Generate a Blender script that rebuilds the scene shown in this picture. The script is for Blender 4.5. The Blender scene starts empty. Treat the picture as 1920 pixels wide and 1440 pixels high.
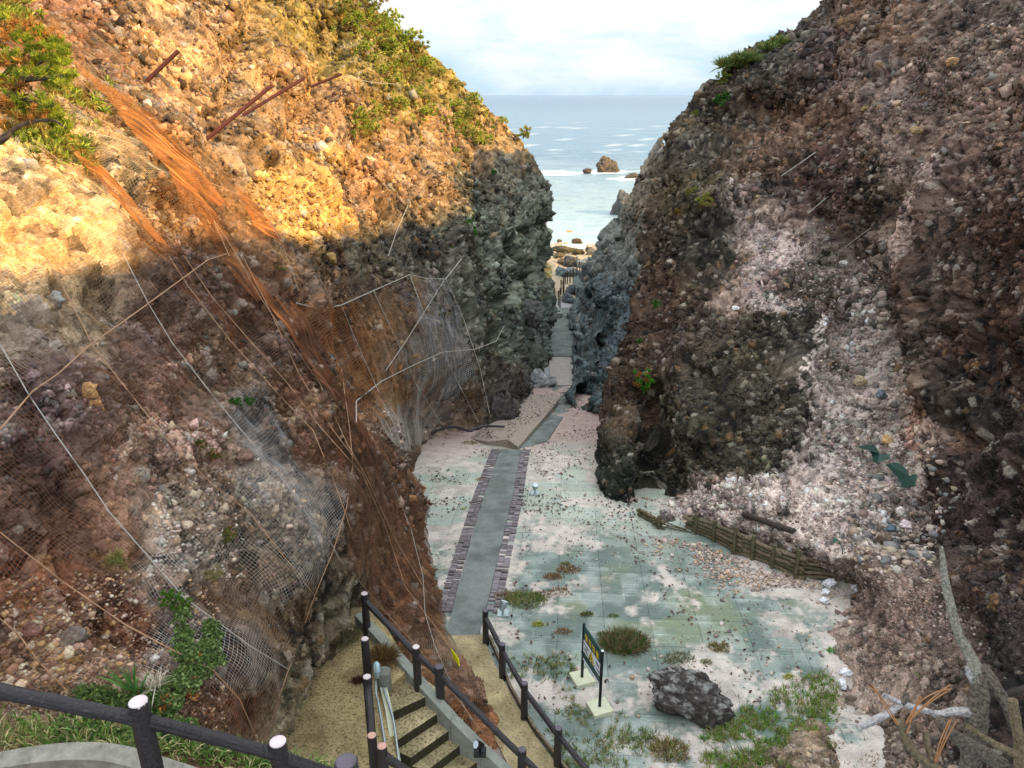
import bpy, bmesh, math, random
import numpy as np
from mathutils import Vector, Matrix, Quaternion
R = math.radians
rng = np.random.default_rng(7)
random.seed(7)
scene = bpy.context.scene
COL = scene.collection

# ------------------------------------------------------------------ camera
FPX = 1440.0
PITCH = math.atan((720-178)/FPX)
cp, sp = math.cos(PITCH), math.sin(PITCH)
cam = bpy.data.cameras.new('camera'); camo = bpy.data.objects.new('camera', cam); COL.objects.link(camo)
cam.sensor_width = 36; cam.lens = 36*FPX/1920; cam.clip_start = .05; cam.clip_end = 60000
camo.location = (0,0,0); camo.rotation_euler = (math.pi/2-PITCH, 0, 0)
scene.camera = camo

def P(px, py, zc):
    "point seen at photo position (px,py), zc metres deep"
    u = (np.asarray(px,float)-960)/FPX; v = -(np.asarray(py,float)-720)/FPX; zc = np.asarray(zc,float)
    return np.stack([u*zc, zc*(cp+v*sp), zc*(-sp+v*cp)], -1)
ZF_Y = [0,8,12.6,16,20,24,31,36,43,53,60,75,84,100,140]
ZF_Z = [-9.75,-9.8,-10.05,-10.4,-10.85,-11.4,-12.55,-13.25,-13.85,-14.3,-14.5,-15,-15.45,-17,-20]
def zf(y): return np.interp(y, ZF_Y, ZF_Z)
SEA = -15.5
def gdepth(px, py, dz=0.0):
    v = -(py-720)/FPX; a = cp+v*sp; b = -sp+v*cp
    lo, hi = 2.0, 150.0
    for _ in range(50):
        m = (lo+hi)/2
        if b*m > zf(a*m)+dz: lo = m
        else: hi = m
    return lo
def G(px, py, dz=0.0): return Vector(P(px, py, gdepth(px, py, dz)))
def PV(px, py, zc): return Vector(P(px, py, zc))
def PZ(px, py, z):
    v = -(py-720)/FPX
    return PV(px, py, z/(-sp+v*cp))

# ------------------------------------------------------------------ helpers
def srgb(r,g,b):
    f = lambda c: c/12.92 if c<=.04045 else ((c+.055)/1.055)**2.4
    return (f(r/255),f(g/255),f(b/255))
def srgbA(a):
    a = np.asarray(a,float)/255
    return np.where(a<=.04045, a/12.92, ((a+.055)/1.055)**2.4)

_T = rng.random((64,64,64)).astype(np.float32)
_J = rng.random((64,64,64,3)).astype(np.float32)
def vnoise(p):
    f = np.floor(p); t = (p-f).astype(np.float32); i = f.astype(np.int64)
    t = t*t*t*(t*(t*6-15)+10)
    x0,y0,z0 = (i[...,0]&63),(i[...,1]&63),(i[...,2]&63); x1,y1,z1 = (x0+1)&63,(y0+1)&63,(z0+1)&63
    tx,ty,tz = t[...,0],t[...,1],t[...,2]
    a = _T[x0,y0,z0]*(1-tx)+_T[x1,y0,z0]*tx; b = _T[x0,y1,z0]*(1-tx)+_T[x1,y1,z0]*tx
    c = _T[x0,y0,z1]*(1-tx)+_T[x1,y0,z1]*tx; d = _T[x0,y1,z1]*(1-tx)+_T[x1,y1,z1]*tx
    a = a*(1-ty)+b*ty; c = c*(1-ty)+d*ty
    return (a*(1-tz)+c*tz)*2-1
def fbm(p, oct=4, lac=2.03, gain=.5):
    s = 0; a = 1.0; n = 0
    for o in range(oct):
        s = s + a*vnoise(p+o*17.31); n += a; a *= gain; p = p*lac
    return s/n
def ridged(p, oct=4):
    s = 0; a = 1.0; n = 0
    for o in range(oct):
        s = s + a*(1-np.abs(vnoise(p+o*11.7))*2); n += a; a *= .5; p = p*2.07
    return s/n
def worley(p):
    "F1, F2, random of nearest cell"
    i = np.floor(p).astype(np.int64); f = (p-np.floor(p)).astype(np.float32)
    sh = p.shape[:-1]
    d1 = np.full(sh, 9., np.float32); d2 = np.full(sh, 9., np.float32); idv = np.zeros(sh, np.float32)
    for dx in (-1,0,1):
        for dy in (-1,0,1):
            for dz in (-1,0,1):
                a,b,c = (i[...,0]+dx)&63,(i[...,1]+dy)&63,(i[...,2]+dz)&63
                j = _J[a,b,c]
                d = (j[...,0]+dx-f[...,0])**2+(j[...,1]+dy-f[...,1])**2+(j[...,2]+dz-f[...,2])**2
                m = d < d1
                d2 = np.where(m, d1, np.minimum(d2, d)); idv = np.where(m, _T[a,b,c], idv); d1 = np.where(m, d, d1)
    return np.sqrt(d1), np.sqrt(d2), idv
def facets(p, tilt=.9, soft=.22):
    "angular broken blocks: a random level and tilt per cell, joined by short ramps"
    i = np.floor(p).astype(np.int64); f = (p-np.floor(p)).astype(np.float32)
    sh = p.shape[:-1]; d1 = np.full(sh, 9., np.float32); d2 = np.full(sh, 9., np.float32)
    h1 = np.zeros(sh,np.float32); h2 = np.zeros(sh,np.float32); idv = np.zeros(sh,np.float32)
    for dx in (-1,0,1):
        for dy in (-1,0,1):
            for dz in (-1,0,1):
                a,b,c = (i[...,0]+dx)&63,(i[...,1]+dy)&63,(i[...,2]+dz)&63
                j = _J[a,b,c]; o = [j[...,k]+(dx,dy,dz)[k]-f[...,k] for k in range(3)]
                d = o[0]**2+o[1]**2+o[2]**2
                r = _J[(a+11)&63,(b+5)&63,(c+29)&63]; r0 = _T[a,b,c]
                hh = (r0-.5)+tilt*((r[...,0]-.5)*o[0]+(r[...,1]-.5)*o[1]+(r[...,2]-.5)*o[2])*2
                m = d < d1; m2 = (~m)&(d < d2)
                h2 = np.where(m, h1, np.where(m2, hh, h2)); d2 = np.where(m, d1, np.where(m2, d, d2))
                h1 = np.where(m, hh, h1); idv = np.where(m, r0, idv); d1 = np.where(m, d, d1)
    e = np.sqrt(d2)-np.sqrt(d1); w = .5+.5*np.clip(e/soft,0,1)
    return h1*w+h2*(1-w), e, idv
def smooth(a,b,x):
    t = np.clip((x-a)/(b-a),0,1); return t*t*(3-2*t)

def mesh_np(name, V, F, smooth_=True):
    V = np.ascontiguousarray(V, np.float32).reshape(-1,3); F = np.ascontiguousarray(F, np.int32)
    k = F.shape[1]
    me = bpy.data.meshes.new(name)
    me.vertices.add(len(V)); me.vertices.foreach_set('co', V.ravel())
    me.loops.add(F.size); me.loops.foreach_set('vertex_index', F.ravel())
    me.polygons.add(len(F)); me.polygons.foreach_set('loop_start', np.arange(0,F.size,k,dtype=np.int32))
    me.polygons.foreach_set('loop_total', np.full(len(F),k,np.int32))
    if smooth_: me.polygons.foreach_set('use_smooth', np.ones(len(F),bool))
    me.update(calc_edges=True); me.validate()
    return me
def col_attr(me, name, rgb):
    a = me.color_attributes.new(name, 'FLOAT_COLOR', 'POINT')
    c = np.ones((len(me.vertices),4),np.float32); c[:,:3] = np.asarray(rgb,np.float32).reshape(-1,3)
    a.data.foreach_set('color', c.ravel())
def grid_faces(nr, nc):
    i = np.arange(nr-1)[:,None]*nc+np.arange(nc-1)[None,:]
    return np.stack([i,i+1,i+nc+1,i+nc],-1).reshape(-1,4)
def link(name, me, mat=None, parent=None):
    o = bpy.data.objects.new(name, me); COL.objects.link(o)
    if mat is not None and me is not None and not me.materials: me.materials.append(mat)
    if parent is not None: o.parent = parent
    return o
def tag(o, label=None, cat=None, group=None, kind=None):
    if label: o['label'] = label
    if cat: o['category'] = cat
    if group: o['group'] = group
    if kind: o['kind'] = kind
    return o
def thing(name, label, cat, loc=(0,0,0), rz=0, group=None):
    o = bpy.data.objects.new(name, None); COL.objects.link(o); o.location = loc; o.rotation_euler = (0,0,rz)
    o.empty_display_size = .1
    return tag(o, label, cat, group)

# ------------------------------------------------------------------ materials
def newmat(name):
    m = bpy.data.materials.new(name); m.use_nodes = True
    nt = m.node_tree; b = nt.nodes['Principled BSDF']
    return m, nt, b
def N(nt, t, **kw):
    n = nt.nodes.new(t)
    for k,v in kw.items():
        if k in n.inputs: n.inputs[k].default_value = v
        else: setattr(n,k,v)
    return n
def ramp(nt, stops):
    n = nt.nodes.new('ShaderNodeValToRGB'); e = n.color_ramp.elements
    while len(e) < len(stops): e.new(.5)
    for s,(p,c) in zip(e,stops): s.position = p; s.color = (*c,1)
    return n
def rock_mat(name, bump=.6, scale=1.0, fine=True, vary=.35):
    m, nt, b = newmat(name); L = nt.links.new
    at = N(nt,'ShaderNodeAttribute'); at.attribute_name = 'alb'
    tc = N(nt,'ShaderNodeTexCoord')
    n1 = N(nt,'ShaderNodeTexNoise', Scale=22*scale, Detail=8, Roughness=.7)
    n2 = N(nt,'ShaderNodeTexVoronoi', Scale=14*scale)
    n3 = N(nt,'ShaderNodeTexNoise', Scale=70*scale, Detail=4, Roughness=.7)
    for n in (n1,n2,n3): L(tc.outputs['Object'], n.inputs['Vector'])
    mr = N(nt,'ShaderNodeMapRange'); mr.inputs[1].default_value=.3; mr.inputs[2].default_value=.7; mr.inputs[3].default_value=1-vary*1.1; mr.inputs[4].default_value=1+vary
    L(n1.outputs['Fac'], mr.inputs[0])
    vm = N(nt,'ShaderNodeVectorMath', operation='SCALE'); L(at.outputs['Color'], vm.inputs[0]); L(mr.outputs[0], vm.inputs['Scale'])
    L(vm.outputs[0], b.inputs['Base Color'])
    ad = N(nt,'ShaderNodeMath', operation='ADD'); L(n1.outputs['Fac'], ad.inputs[0])
    mu = N(nt,'ShaderNodeMath', operation='MULTIPLY'); L(n2.outputs['Distance'], mu.inputs[0]); mu.inputs[1].default_value=.6
    L(mu.outputs[0], ad.inputs[1])
    ad2 = N(nt,'ShaderNodeMath', operation='MULTIPLY_ADD'); L(n3.outputs['Fac'], ad2.inputs[0]); ad2.inputs[1].default_value=.35; L(ad.outputs[0], ad2.inputs[2])
    bp = N(nt,'ShaderNodeBump', Strength=bump, Distance=.06/scale); L(ad2.outputs[0], bp.inputs['Height'])
    L(bp.outputs[0], b.inputs['Normal'])
    b.inputs['Roughness'].default_value = .92; b.inputs['Specular IOR Level'].default_value = .2
    return m
def plain(name, rgb, rough=.8, noise=.25, scale=20, bump=.0, metal=0, spec=.3, rgb2=None):
    m, nt, b = newmat(name); L = nt.links.new
    tc = N(nt,'ShaderNodeTexCoord'); n = N(nt,'ShaderNodeTexNoise', Scale=scale, Detail=6, Roughness=.65)
    L(tc.outputs['Object'], n.inputs['Vector'])
    c = np.array(srgb(*rgb)); c2 = np.array(srgb(*rgb2)) if rgb2 else None
    r = ramp(nt, [(.3,tuple(c*(1-noise))),(.7,tuple(c2 if rgb2 else np.minimum(c*(1+noise),.95)))])
    L(n.outputs['Fac'], r.inputs[0]); L(r.outputs[0], b.inputs['Base Color'])
    if bump:
        bp = N(nt,'ShaderNodeBump', Strength=bump, Distance=.02); L(n.outputs['Fac'], bp.inputs['Height']); L(bp.outputs[0], b.inputs['Normal'])
    b.inputs['Roughness'].default_value = rough; b.inputs['Metallic'].default_value = metal; b.inputs['Specular IOR Level'].default_value = spec
    return m

# ------------------------------------------------------------------ light
EL, AZ = 27.0, 104.0       # sun elevation, azimuth clockwise from +Y
sdir = Vector((math.sin(R(AZ))*math.cos(R(EL)), math.cos(R(AZ))*math.cos(R(EL)), math.sin(R(EL))))
sl = bpy.data.lights.new('sun','SUN'); sl.energy = 3.7; sl.angle = R(.5); sl.color = (1,.66,.24)
so = bpy.data.objects.new('sun', sl); COL.objects.link(so); so.rotation_euler = sdir.to_track_quat('Z','Y').to_euler()
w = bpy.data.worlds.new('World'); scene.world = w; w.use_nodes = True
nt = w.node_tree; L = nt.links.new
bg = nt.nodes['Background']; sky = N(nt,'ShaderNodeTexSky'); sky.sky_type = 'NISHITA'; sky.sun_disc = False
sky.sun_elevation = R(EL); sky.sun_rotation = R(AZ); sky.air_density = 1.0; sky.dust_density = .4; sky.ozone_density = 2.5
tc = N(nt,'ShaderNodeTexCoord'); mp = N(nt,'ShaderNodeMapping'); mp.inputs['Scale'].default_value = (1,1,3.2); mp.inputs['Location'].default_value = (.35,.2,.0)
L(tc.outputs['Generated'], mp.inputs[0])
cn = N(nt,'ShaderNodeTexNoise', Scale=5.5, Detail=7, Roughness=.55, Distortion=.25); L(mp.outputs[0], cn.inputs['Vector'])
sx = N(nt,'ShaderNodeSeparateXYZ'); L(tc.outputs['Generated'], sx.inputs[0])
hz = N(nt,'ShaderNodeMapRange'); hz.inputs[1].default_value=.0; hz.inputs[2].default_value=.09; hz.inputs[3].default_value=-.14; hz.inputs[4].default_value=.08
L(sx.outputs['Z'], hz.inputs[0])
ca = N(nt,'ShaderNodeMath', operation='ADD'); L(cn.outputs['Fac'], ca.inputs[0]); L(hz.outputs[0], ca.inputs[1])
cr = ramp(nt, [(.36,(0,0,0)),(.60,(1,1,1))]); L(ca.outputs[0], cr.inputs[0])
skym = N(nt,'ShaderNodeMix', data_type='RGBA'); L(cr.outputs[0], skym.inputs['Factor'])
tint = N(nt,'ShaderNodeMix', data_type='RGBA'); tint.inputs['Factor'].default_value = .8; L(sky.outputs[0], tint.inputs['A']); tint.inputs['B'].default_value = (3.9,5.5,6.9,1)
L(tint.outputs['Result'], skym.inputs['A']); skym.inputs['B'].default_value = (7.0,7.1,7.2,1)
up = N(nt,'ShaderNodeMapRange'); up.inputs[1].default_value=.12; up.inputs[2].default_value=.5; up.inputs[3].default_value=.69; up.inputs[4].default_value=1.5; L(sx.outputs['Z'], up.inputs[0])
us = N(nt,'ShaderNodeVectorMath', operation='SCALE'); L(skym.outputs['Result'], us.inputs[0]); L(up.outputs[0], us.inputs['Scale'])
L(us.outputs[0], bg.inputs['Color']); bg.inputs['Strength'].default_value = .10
scene.view_settings.view_transform = 'Standard'; scene.view_settings.look = 'None'; scene.view_settings.exposure = 1.2; scene.view_settings.gamma = 1
scene.cycles.max_bounces = 5; scene.cycles.diffuse_bounces = 3; scene.cycles.transparent_max_bounces = 8
scene.cycles.use_denoising = True
# ------------------------------------------------------------------ the cliffs
def rbf_fit(pts, vals, lam=2e-4):
    X = np.array(pts,float)/1000; n = len(X)
    d = np.linalg.norm(X[:,None]-X[None],axis=-1); K = np.where(d>0, d*d*np.log(d+1e-12), 0)+lam*np.eye(n)
    Q = np.hstack([np.ones((n,1)),X]); A = np.block([[K,Q],[Q.T,np.zeros((3,3))]])
    w = np.linalg.solve(A, np.concatenate([np.array(vals,float),np.zeros(3)]))
    def ev(px,py):
        p = np.stack([np.ravel(px),np.ravel(py)],-1)/1000; out = np.empty(len(p))
        for s in range(0,len(p),40000):
            q = p[s:s+40000]; d2 = ((q[:,None]-X[None])**2).sum(-1)
            out[s:s+40000] = (.5*d2*np.log(d2+1e-12))@w[:n]+w[n]+q@w[n+1:]
        return out.reshape(np.shape(px))
    return ev
def depth_fit(ctrl):
    pts = []; vals = []
    for c in ctrl:
        if c[0] == 'f': pts.append(c[1:3]); vals.append(math.log(gdepth(c[1],c[2],c[3])))
        else: pts.append(c[:2]); vals.append(math.log(c[2]))
    ev = rbf_fit(pts, vals)
    return lambda px,py: np.exp(ev(px,py))
def anchors_eval(anch, px, py, power=5.0):
    A = np.array([a[:2] for a in anch],float); C = srgbA([a[2:5] for a in anch])
    sh = px.shape; p = np.stack([px.ravel(),py.ravel()],-1); out = np.empty((len(p),3),np.float32)
    for s in range(0,len(p),40000):
        q = p[s:s+40000]; d = ((q[:,None]-A[None])**2).sum(-1)+300.; wgt = d**(-power/2)
        out[s:s+40000] = (wgt@C)/wgt.sum(1,keepdims=True)
    return out.reshape(*sh,3)

def normals_of(Vg):
    du = np.gradient(Vg,axis=1); dv = np.gradient(Vg,axis=0)
    n = np.cross(dv,du); n /= np.linalg.norm(n,axis=-1,keepdims=True)+1e-9
    return n

LCTRL = [(-400,-350,15),(-400,0,11.5),(-400,350,8),(-400,700,6.3),(-400,1000,5.3),(-400,1250,4.7),(-400,1520,4.4),
 (0,-350,19),(0,0,14.5),(0,200,12),(0,400,9.8),(0,600,8.6),(0,800,7.8),(0,1000,7.1),(0,1200,6.7),(0,1300,6.45),(0,1400,6.2),(0,1520,6),
 (250,-350,26),(250,0,20),(250,200,15.5),(250,400,12.2),(250,600,10.5),(250,800,9.3),(250,1000,8.3),(250,1200,7.4),(250,1300,7.0),(250,1400,6.9),(250,1520,6.9),
 (450,-350,31),(450,0,26),(450,200,20.5),(450,400,15.5),(450,600,13),(450,800,11.2),(450,1000,9.8),(450,1200,8.6),(450,1320,8.1),(450,1420,8.3),
 (520,1250,9.2),(520,1350,9.9),(520,1420,10.9),(600,-200,34),(600,0,31),(600,150,27.5),(600,300,23),(600,450,18.6),(600,600,16.2),(600,750,14.4),(600,900,12.6),(600,1000,11.4),(600,1080,11.2),(590,1180,11.6),(600,1300,12.6),(600,1450,12.4),
 (660,950,12.8),(660,1050,12.9),(660,1150,13.3),(660,1250,13.6),
 (700,0,35),(700,150,31),(700,300,27.2),(700,450,24.2),(700,550,22.4),(700,650,20.6),(690,750,18.3),(700,810,17),(700,870,16),(700,950,15),(700,1050,14.4),(700,1150,14.0),(700,1250,14.2),
 (780,80,37),(780,250,32.5),(780,400,29),(780,500,26.6),(780,600,24.8),(780,700,24.3),(760,780,24.2),('f',790,845,-.1),('f',850,840,-.4),('f',900,830,-.4),('f',835,862,-.5),('f',805,880,-.4),('f',930,815,-.3),(745,860,19),('f',775,885,.1),(750,920,17.8),('f',790,930,0),('f',808,1000,0),('f',835,1100,0),('f',853,1190,0),('f',873,1245,0),('f',960,1425,0),('f',1010,1520,0),
 (760,1000,17),(780,1100,15.6),(800,1190,14.5),(850,1300,13.2),(800,1300,13.4),(860,1420,12.5),(750,1420,13),
 (850,150,39),(850,300,34.5),(850,450,31),(850,600,28.5),(850,700,27.6),('f',850,813,-.05),
 (930,210,41),(930,350,36.5),(930,500,33),(930,650,31),('f',945,808,0),
 (990,270,42.5),(990,400,38.5),(990,550,37.5),(965,700,32.5),(1030,350,43),(1038,450,44.5),(1035,550,46),(1030,640,43.5),(1028,735,39)]
LEDGE = [(-350,480),(-150,600),(0,695),(90,783),(180,897),(260,980),(300,1000),(350,1028),(470,1036),(560,1034),(640,1031),(735,1028),(748,984),(790,966),(812,945),(835,905),(855,855),(875,806),(900,796),(930,794),(1000,807),(1100,833),(1190,852),(1245,872),(1425,962),(1520,1012)]
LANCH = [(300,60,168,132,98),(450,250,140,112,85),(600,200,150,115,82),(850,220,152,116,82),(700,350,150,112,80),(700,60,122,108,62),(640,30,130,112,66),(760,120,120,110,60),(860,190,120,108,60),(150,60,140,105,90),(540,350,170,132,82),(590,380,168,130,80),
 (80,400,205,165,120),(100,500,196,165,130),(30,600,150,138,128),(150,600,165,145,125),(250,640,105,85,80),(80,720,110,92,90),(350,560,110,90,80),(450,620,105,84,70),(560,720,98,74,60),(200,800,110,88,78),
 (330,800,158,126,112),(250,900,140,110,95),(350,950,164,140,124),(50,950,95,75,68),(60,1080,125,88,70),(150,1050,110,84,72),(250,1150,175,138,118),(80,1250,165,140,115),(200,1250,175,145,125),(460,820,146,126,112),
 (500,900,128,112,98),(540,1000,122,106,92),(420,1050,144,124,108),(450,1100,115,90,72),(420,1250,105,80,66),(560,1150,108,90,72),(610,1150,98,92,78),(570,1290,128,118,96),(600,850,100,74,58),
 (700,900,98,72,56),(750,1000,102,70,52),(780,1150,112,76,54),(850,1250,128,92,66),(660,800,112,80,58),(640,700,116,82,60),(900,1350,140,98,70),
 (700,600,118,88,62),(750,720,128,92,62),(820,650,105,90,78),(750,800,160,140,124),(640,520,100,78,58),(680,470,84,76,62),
 (830,450,72,70,62),(780,430,70,66,58),(900,400,92,95,84),(980,450,118,124,112),(960,550,112,118,106),(930,620,84,88,78),(1000,350,98,100,90),(930,740,80,72,66),(1030,600,100,110,108),(870,560,82,84,74),(880,350,90,86,72),(830,330,140,112,84),(905,285,142,114,84),(960,262,140,114,82),(790,390,126,102,80),(985,285,130,108,80),(930,320,104,98,84)]  # nose anchors: golden above the shadow line, grey below; light put into the colour
RCTRL = [(1545,0,36),(1480,50,35.5),(1345,110,34.5),(1310,170,33.8),(1250,240,33.5),(1238,300,33),(1202,420,32),(1190,520,30.5),(1165,600,29),(1140,680,27.3),(1115,760,25.9),('f',1105,852,.4),('f',1140,935,0),
 (1180,700,25),(1165,830,22.6),(1215,890,21.2),(1220,940,21.2),(1225,600,27),(1260,450,29),(1290,300,30.6),(1235,760,25),(1228,850,23.4),(1228,910,22.6),(1340,230,33.2),(1400,250,31.6),(1440,200,32.4),(1500,190,30.8),(1440,290,29.4),(1360,340,29.0),
 (1300,380,28.2),(1310,600,24.6),(1300,800,21.8),('f',1290,945,.25),('f',1290,972,-.02),('f',1240,960,.1),('f',1200,965,-.2),('f',1200,1000,-.35),('f',1300,1030,-.3),('f',1450,1070,-.3),('f',1450,1130,-.4),('f',1590,1100,-.05),('f',1560,1150,-.12),('f',1560,1300,-.08),('f',1480,1300,-.4),('f',1480,1200,-.5),('f',1400,1440,-.08),('f',1300,1480,-.2),('f',1300,1300,-.6),('f',1520,1390,.12),
 ('f',1400,960,.65),('f',1500,1000,.85),('f',1590,1045,.9),(1400,900,20.1),(1400,800,21.1),(1400,700,22.4),(1400,500,26),(1400,300,29),(1400,150,32.5),(1480,560,24.2),
 (1500,900,19.2),(1500,800,20.6),(1500,700,22),(1540,500,26),(1500,300,27.6),(1500,100,32),(1580,470,26.2),(1600,600,25.2),(1620,700,23.6),
 ('f',1640,1060,1.2),(1600,900,19.2),(1620,800,21.4),(1600,300,26.5),(1600,50,31),(1680,900,18.6),(1690,1000,16.9),(1660,700,21.9),(1660,500,23.4),(1700,400,22.7),(1700,200,25),(1700,0,29),(1725,750,19.6),(1725,830,19.0),
 (1800,1000,15.1),(1800,900,15.9),(1800,800,16.9),(1800,600,18.6),(1800,400,20),(1800,200,22),(1800,0,26),
 (1920,1100,12.4),(1920,900,14),(1920,700,15.6),(1920,500,17),(1920,300,18.5),(1920,100,21),(1920,0,23),(2380,1100,9.8),(2380,700,12),(2380,300,14.5),(2380,0,17.5),(2380,-350,23),(1950,-350,30),(1700,-110,33.5),
 (1600,1200,15.0),(1620,1300,13.7),(1640,1440,12.3),(1750,1200,13.2),(1750,1350,11.8),(1900,1300,10.3),(1900,1440,9.3),(2300,1500,7.5)]
REDGE = [(-350,2050),(-110,1700),(0,1550),(50,1487),(85,1410),(110,1352),(170,1318),(250,1256),(300,1244),(420,1208),(520,1196),(600,1171),(680,1146),(760,1121),(850,1110),(900,1115),(935,1143),(960,1172),(985,1200),(1040,1300),(1100,1420),(1180,1480),(1300,1470),(1440,1320),(1520,1250)]
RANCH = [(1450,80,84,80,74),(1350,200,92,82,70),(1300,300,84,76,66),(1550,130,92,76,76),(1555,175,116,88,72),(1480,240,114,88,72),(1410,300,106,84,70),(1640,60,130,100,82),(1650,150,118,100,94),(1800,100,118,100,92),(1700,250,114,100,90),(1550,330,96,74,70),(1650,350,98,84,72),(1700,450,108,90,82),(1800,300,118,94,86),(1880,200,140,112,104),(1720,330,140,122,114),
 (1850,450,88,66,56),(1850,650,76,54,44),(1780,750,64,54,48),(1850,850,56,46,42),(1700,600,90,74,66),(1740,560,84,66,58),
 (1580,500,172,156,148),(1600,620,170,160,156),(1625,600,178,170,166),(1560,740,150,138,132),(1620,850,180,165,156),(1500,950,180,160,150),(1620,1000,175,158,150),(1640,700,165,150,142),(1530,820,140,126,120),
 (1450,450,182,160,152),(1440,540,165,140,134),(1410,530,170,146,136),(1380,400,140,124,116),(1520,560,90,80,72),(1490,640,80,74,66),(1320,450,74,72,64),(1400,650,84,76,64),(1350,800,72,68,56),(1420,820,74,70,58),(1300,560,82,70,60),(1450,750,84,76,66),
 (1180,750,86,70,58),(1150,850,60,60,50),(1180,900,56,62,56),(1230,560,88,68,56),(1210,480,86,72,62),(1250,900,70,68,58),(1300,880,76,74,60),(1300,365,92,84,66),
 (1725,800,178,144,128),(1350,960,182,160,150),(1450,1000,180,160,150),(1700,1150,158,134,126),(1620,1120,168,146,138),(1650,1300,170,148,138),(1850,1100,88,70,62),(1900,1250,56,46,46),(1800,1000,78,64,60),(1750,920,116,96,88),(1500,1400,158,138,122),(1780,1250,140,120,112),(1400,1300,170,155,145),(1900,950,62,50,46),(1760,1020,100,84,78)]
SCTRL = [(1225,285,64),(1205,330,63),(1160,420,61),(1115,475,60),(1090,520,57),(1066,590,53.5),('f',1070,625,.3),('f',1078,690,.3),('f',1078,742,.1),('f',1118,745,.3),(1110,640,45),(1100,560,51),(1140,560,46),(1150,480,52),(1200,400,54),(1230,340,57),(1120,690,39),(1200,560,42),(1220,480,47),(1280,300,54),(1260,420,48)]
SEDGE = [(270,1240),(290,1225),(310,1216),(345,1196),(380,1186),(400,1172),(430,1158),(460,1132),(490,1103),(510,1096),(545,1086),(590,1066),(612,1071),(640,1083),(690,1077),(735,1078),(770,1082)]
SANCH = [(1130,550,80,92,100),(1100,650,92,106,116),(1200,350,100,92,82),(1150,480,88,92,92),(1090,600,108,118,120),(1100,720,70,82,86),(1180,430,92,92,88),(1220,400,96,84,72)]

def edge_fn(tab):
    ys = [a for a,b in tab]; xs = [b for a,b in tab]
    return lambda py: np.interp(py, ys, xs)

def build_sheet(name, ctrl, edge, anch, side, far, nc, rows, wrapdir, nwrap, wraplen, style, edge_noise=4.0):
    dep = depth_fit(ctrl); ef = edge_fn(edge)
    py = rows; nr = len(py)
    e = ef(py)
    farx = far(py) if callable(far) else np.full(nr, far)
    t = np.linspace(0,1,nc)
    # photo columns: denser inside the frame
    px = farx[:,None]+(e-farx)[:,None]*t[None]
    PY = np.repeat(py[:,None],nc,1)
    zc = dep(px,PY)
    V = P(px,PY,zc)
    alb_px, alb_py = px, PY
    # wrap past the outline: the hidden back of the hill
    wd = np.array([wrapdir(y) for y in py]); wd /= np.linalg.norm(wd,axis=1,keepdims=True)
    k = (np.linspace(0,1,nwrap+1)[1:])**1.7
    wl = np.array([wraplen(y) for y in py])
    W = V[:,-1:,:]+wd[:,None,:]*(k[None,:,None]*wl[:,None,None])
    V = np.concatenate([V,W],1)
    alb_px = np.concatenate([px,np.repeat(px[:,-1:],nwrap,1)],1); alb_py = np.concatenate([PY,np.repeat(PY[:,-1:],nwrap,1)],1)
    n = normals_of(V)
    if side < 0: n = -n
    D = np.linalg.norm(V,axis=-1)
    base = V.copy()
    h, st = style(V, D, alb_px, alb_py)
    V = V+n*h[...,None]
    # colour
    warp = fbm(base*.9,4)*55; warp2 = fbm(base*.9+50,4)*55
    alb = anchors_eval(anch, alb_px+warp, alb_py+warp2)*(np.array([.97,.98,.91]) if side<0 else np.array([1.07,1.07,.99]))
    alb = st(alb)
    F = grid_faces(*V.shape[:2])
    if side > 0: F = F[:,::-1]
    me = mesh_np(name, V, F); col_attr(me,'alb',np.clip(alb,.01,.85))
    return me, dict(alb=alb, dep=dep, V=V, n=n, px=px, py=PY, nc=nc, base=base)

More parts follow.
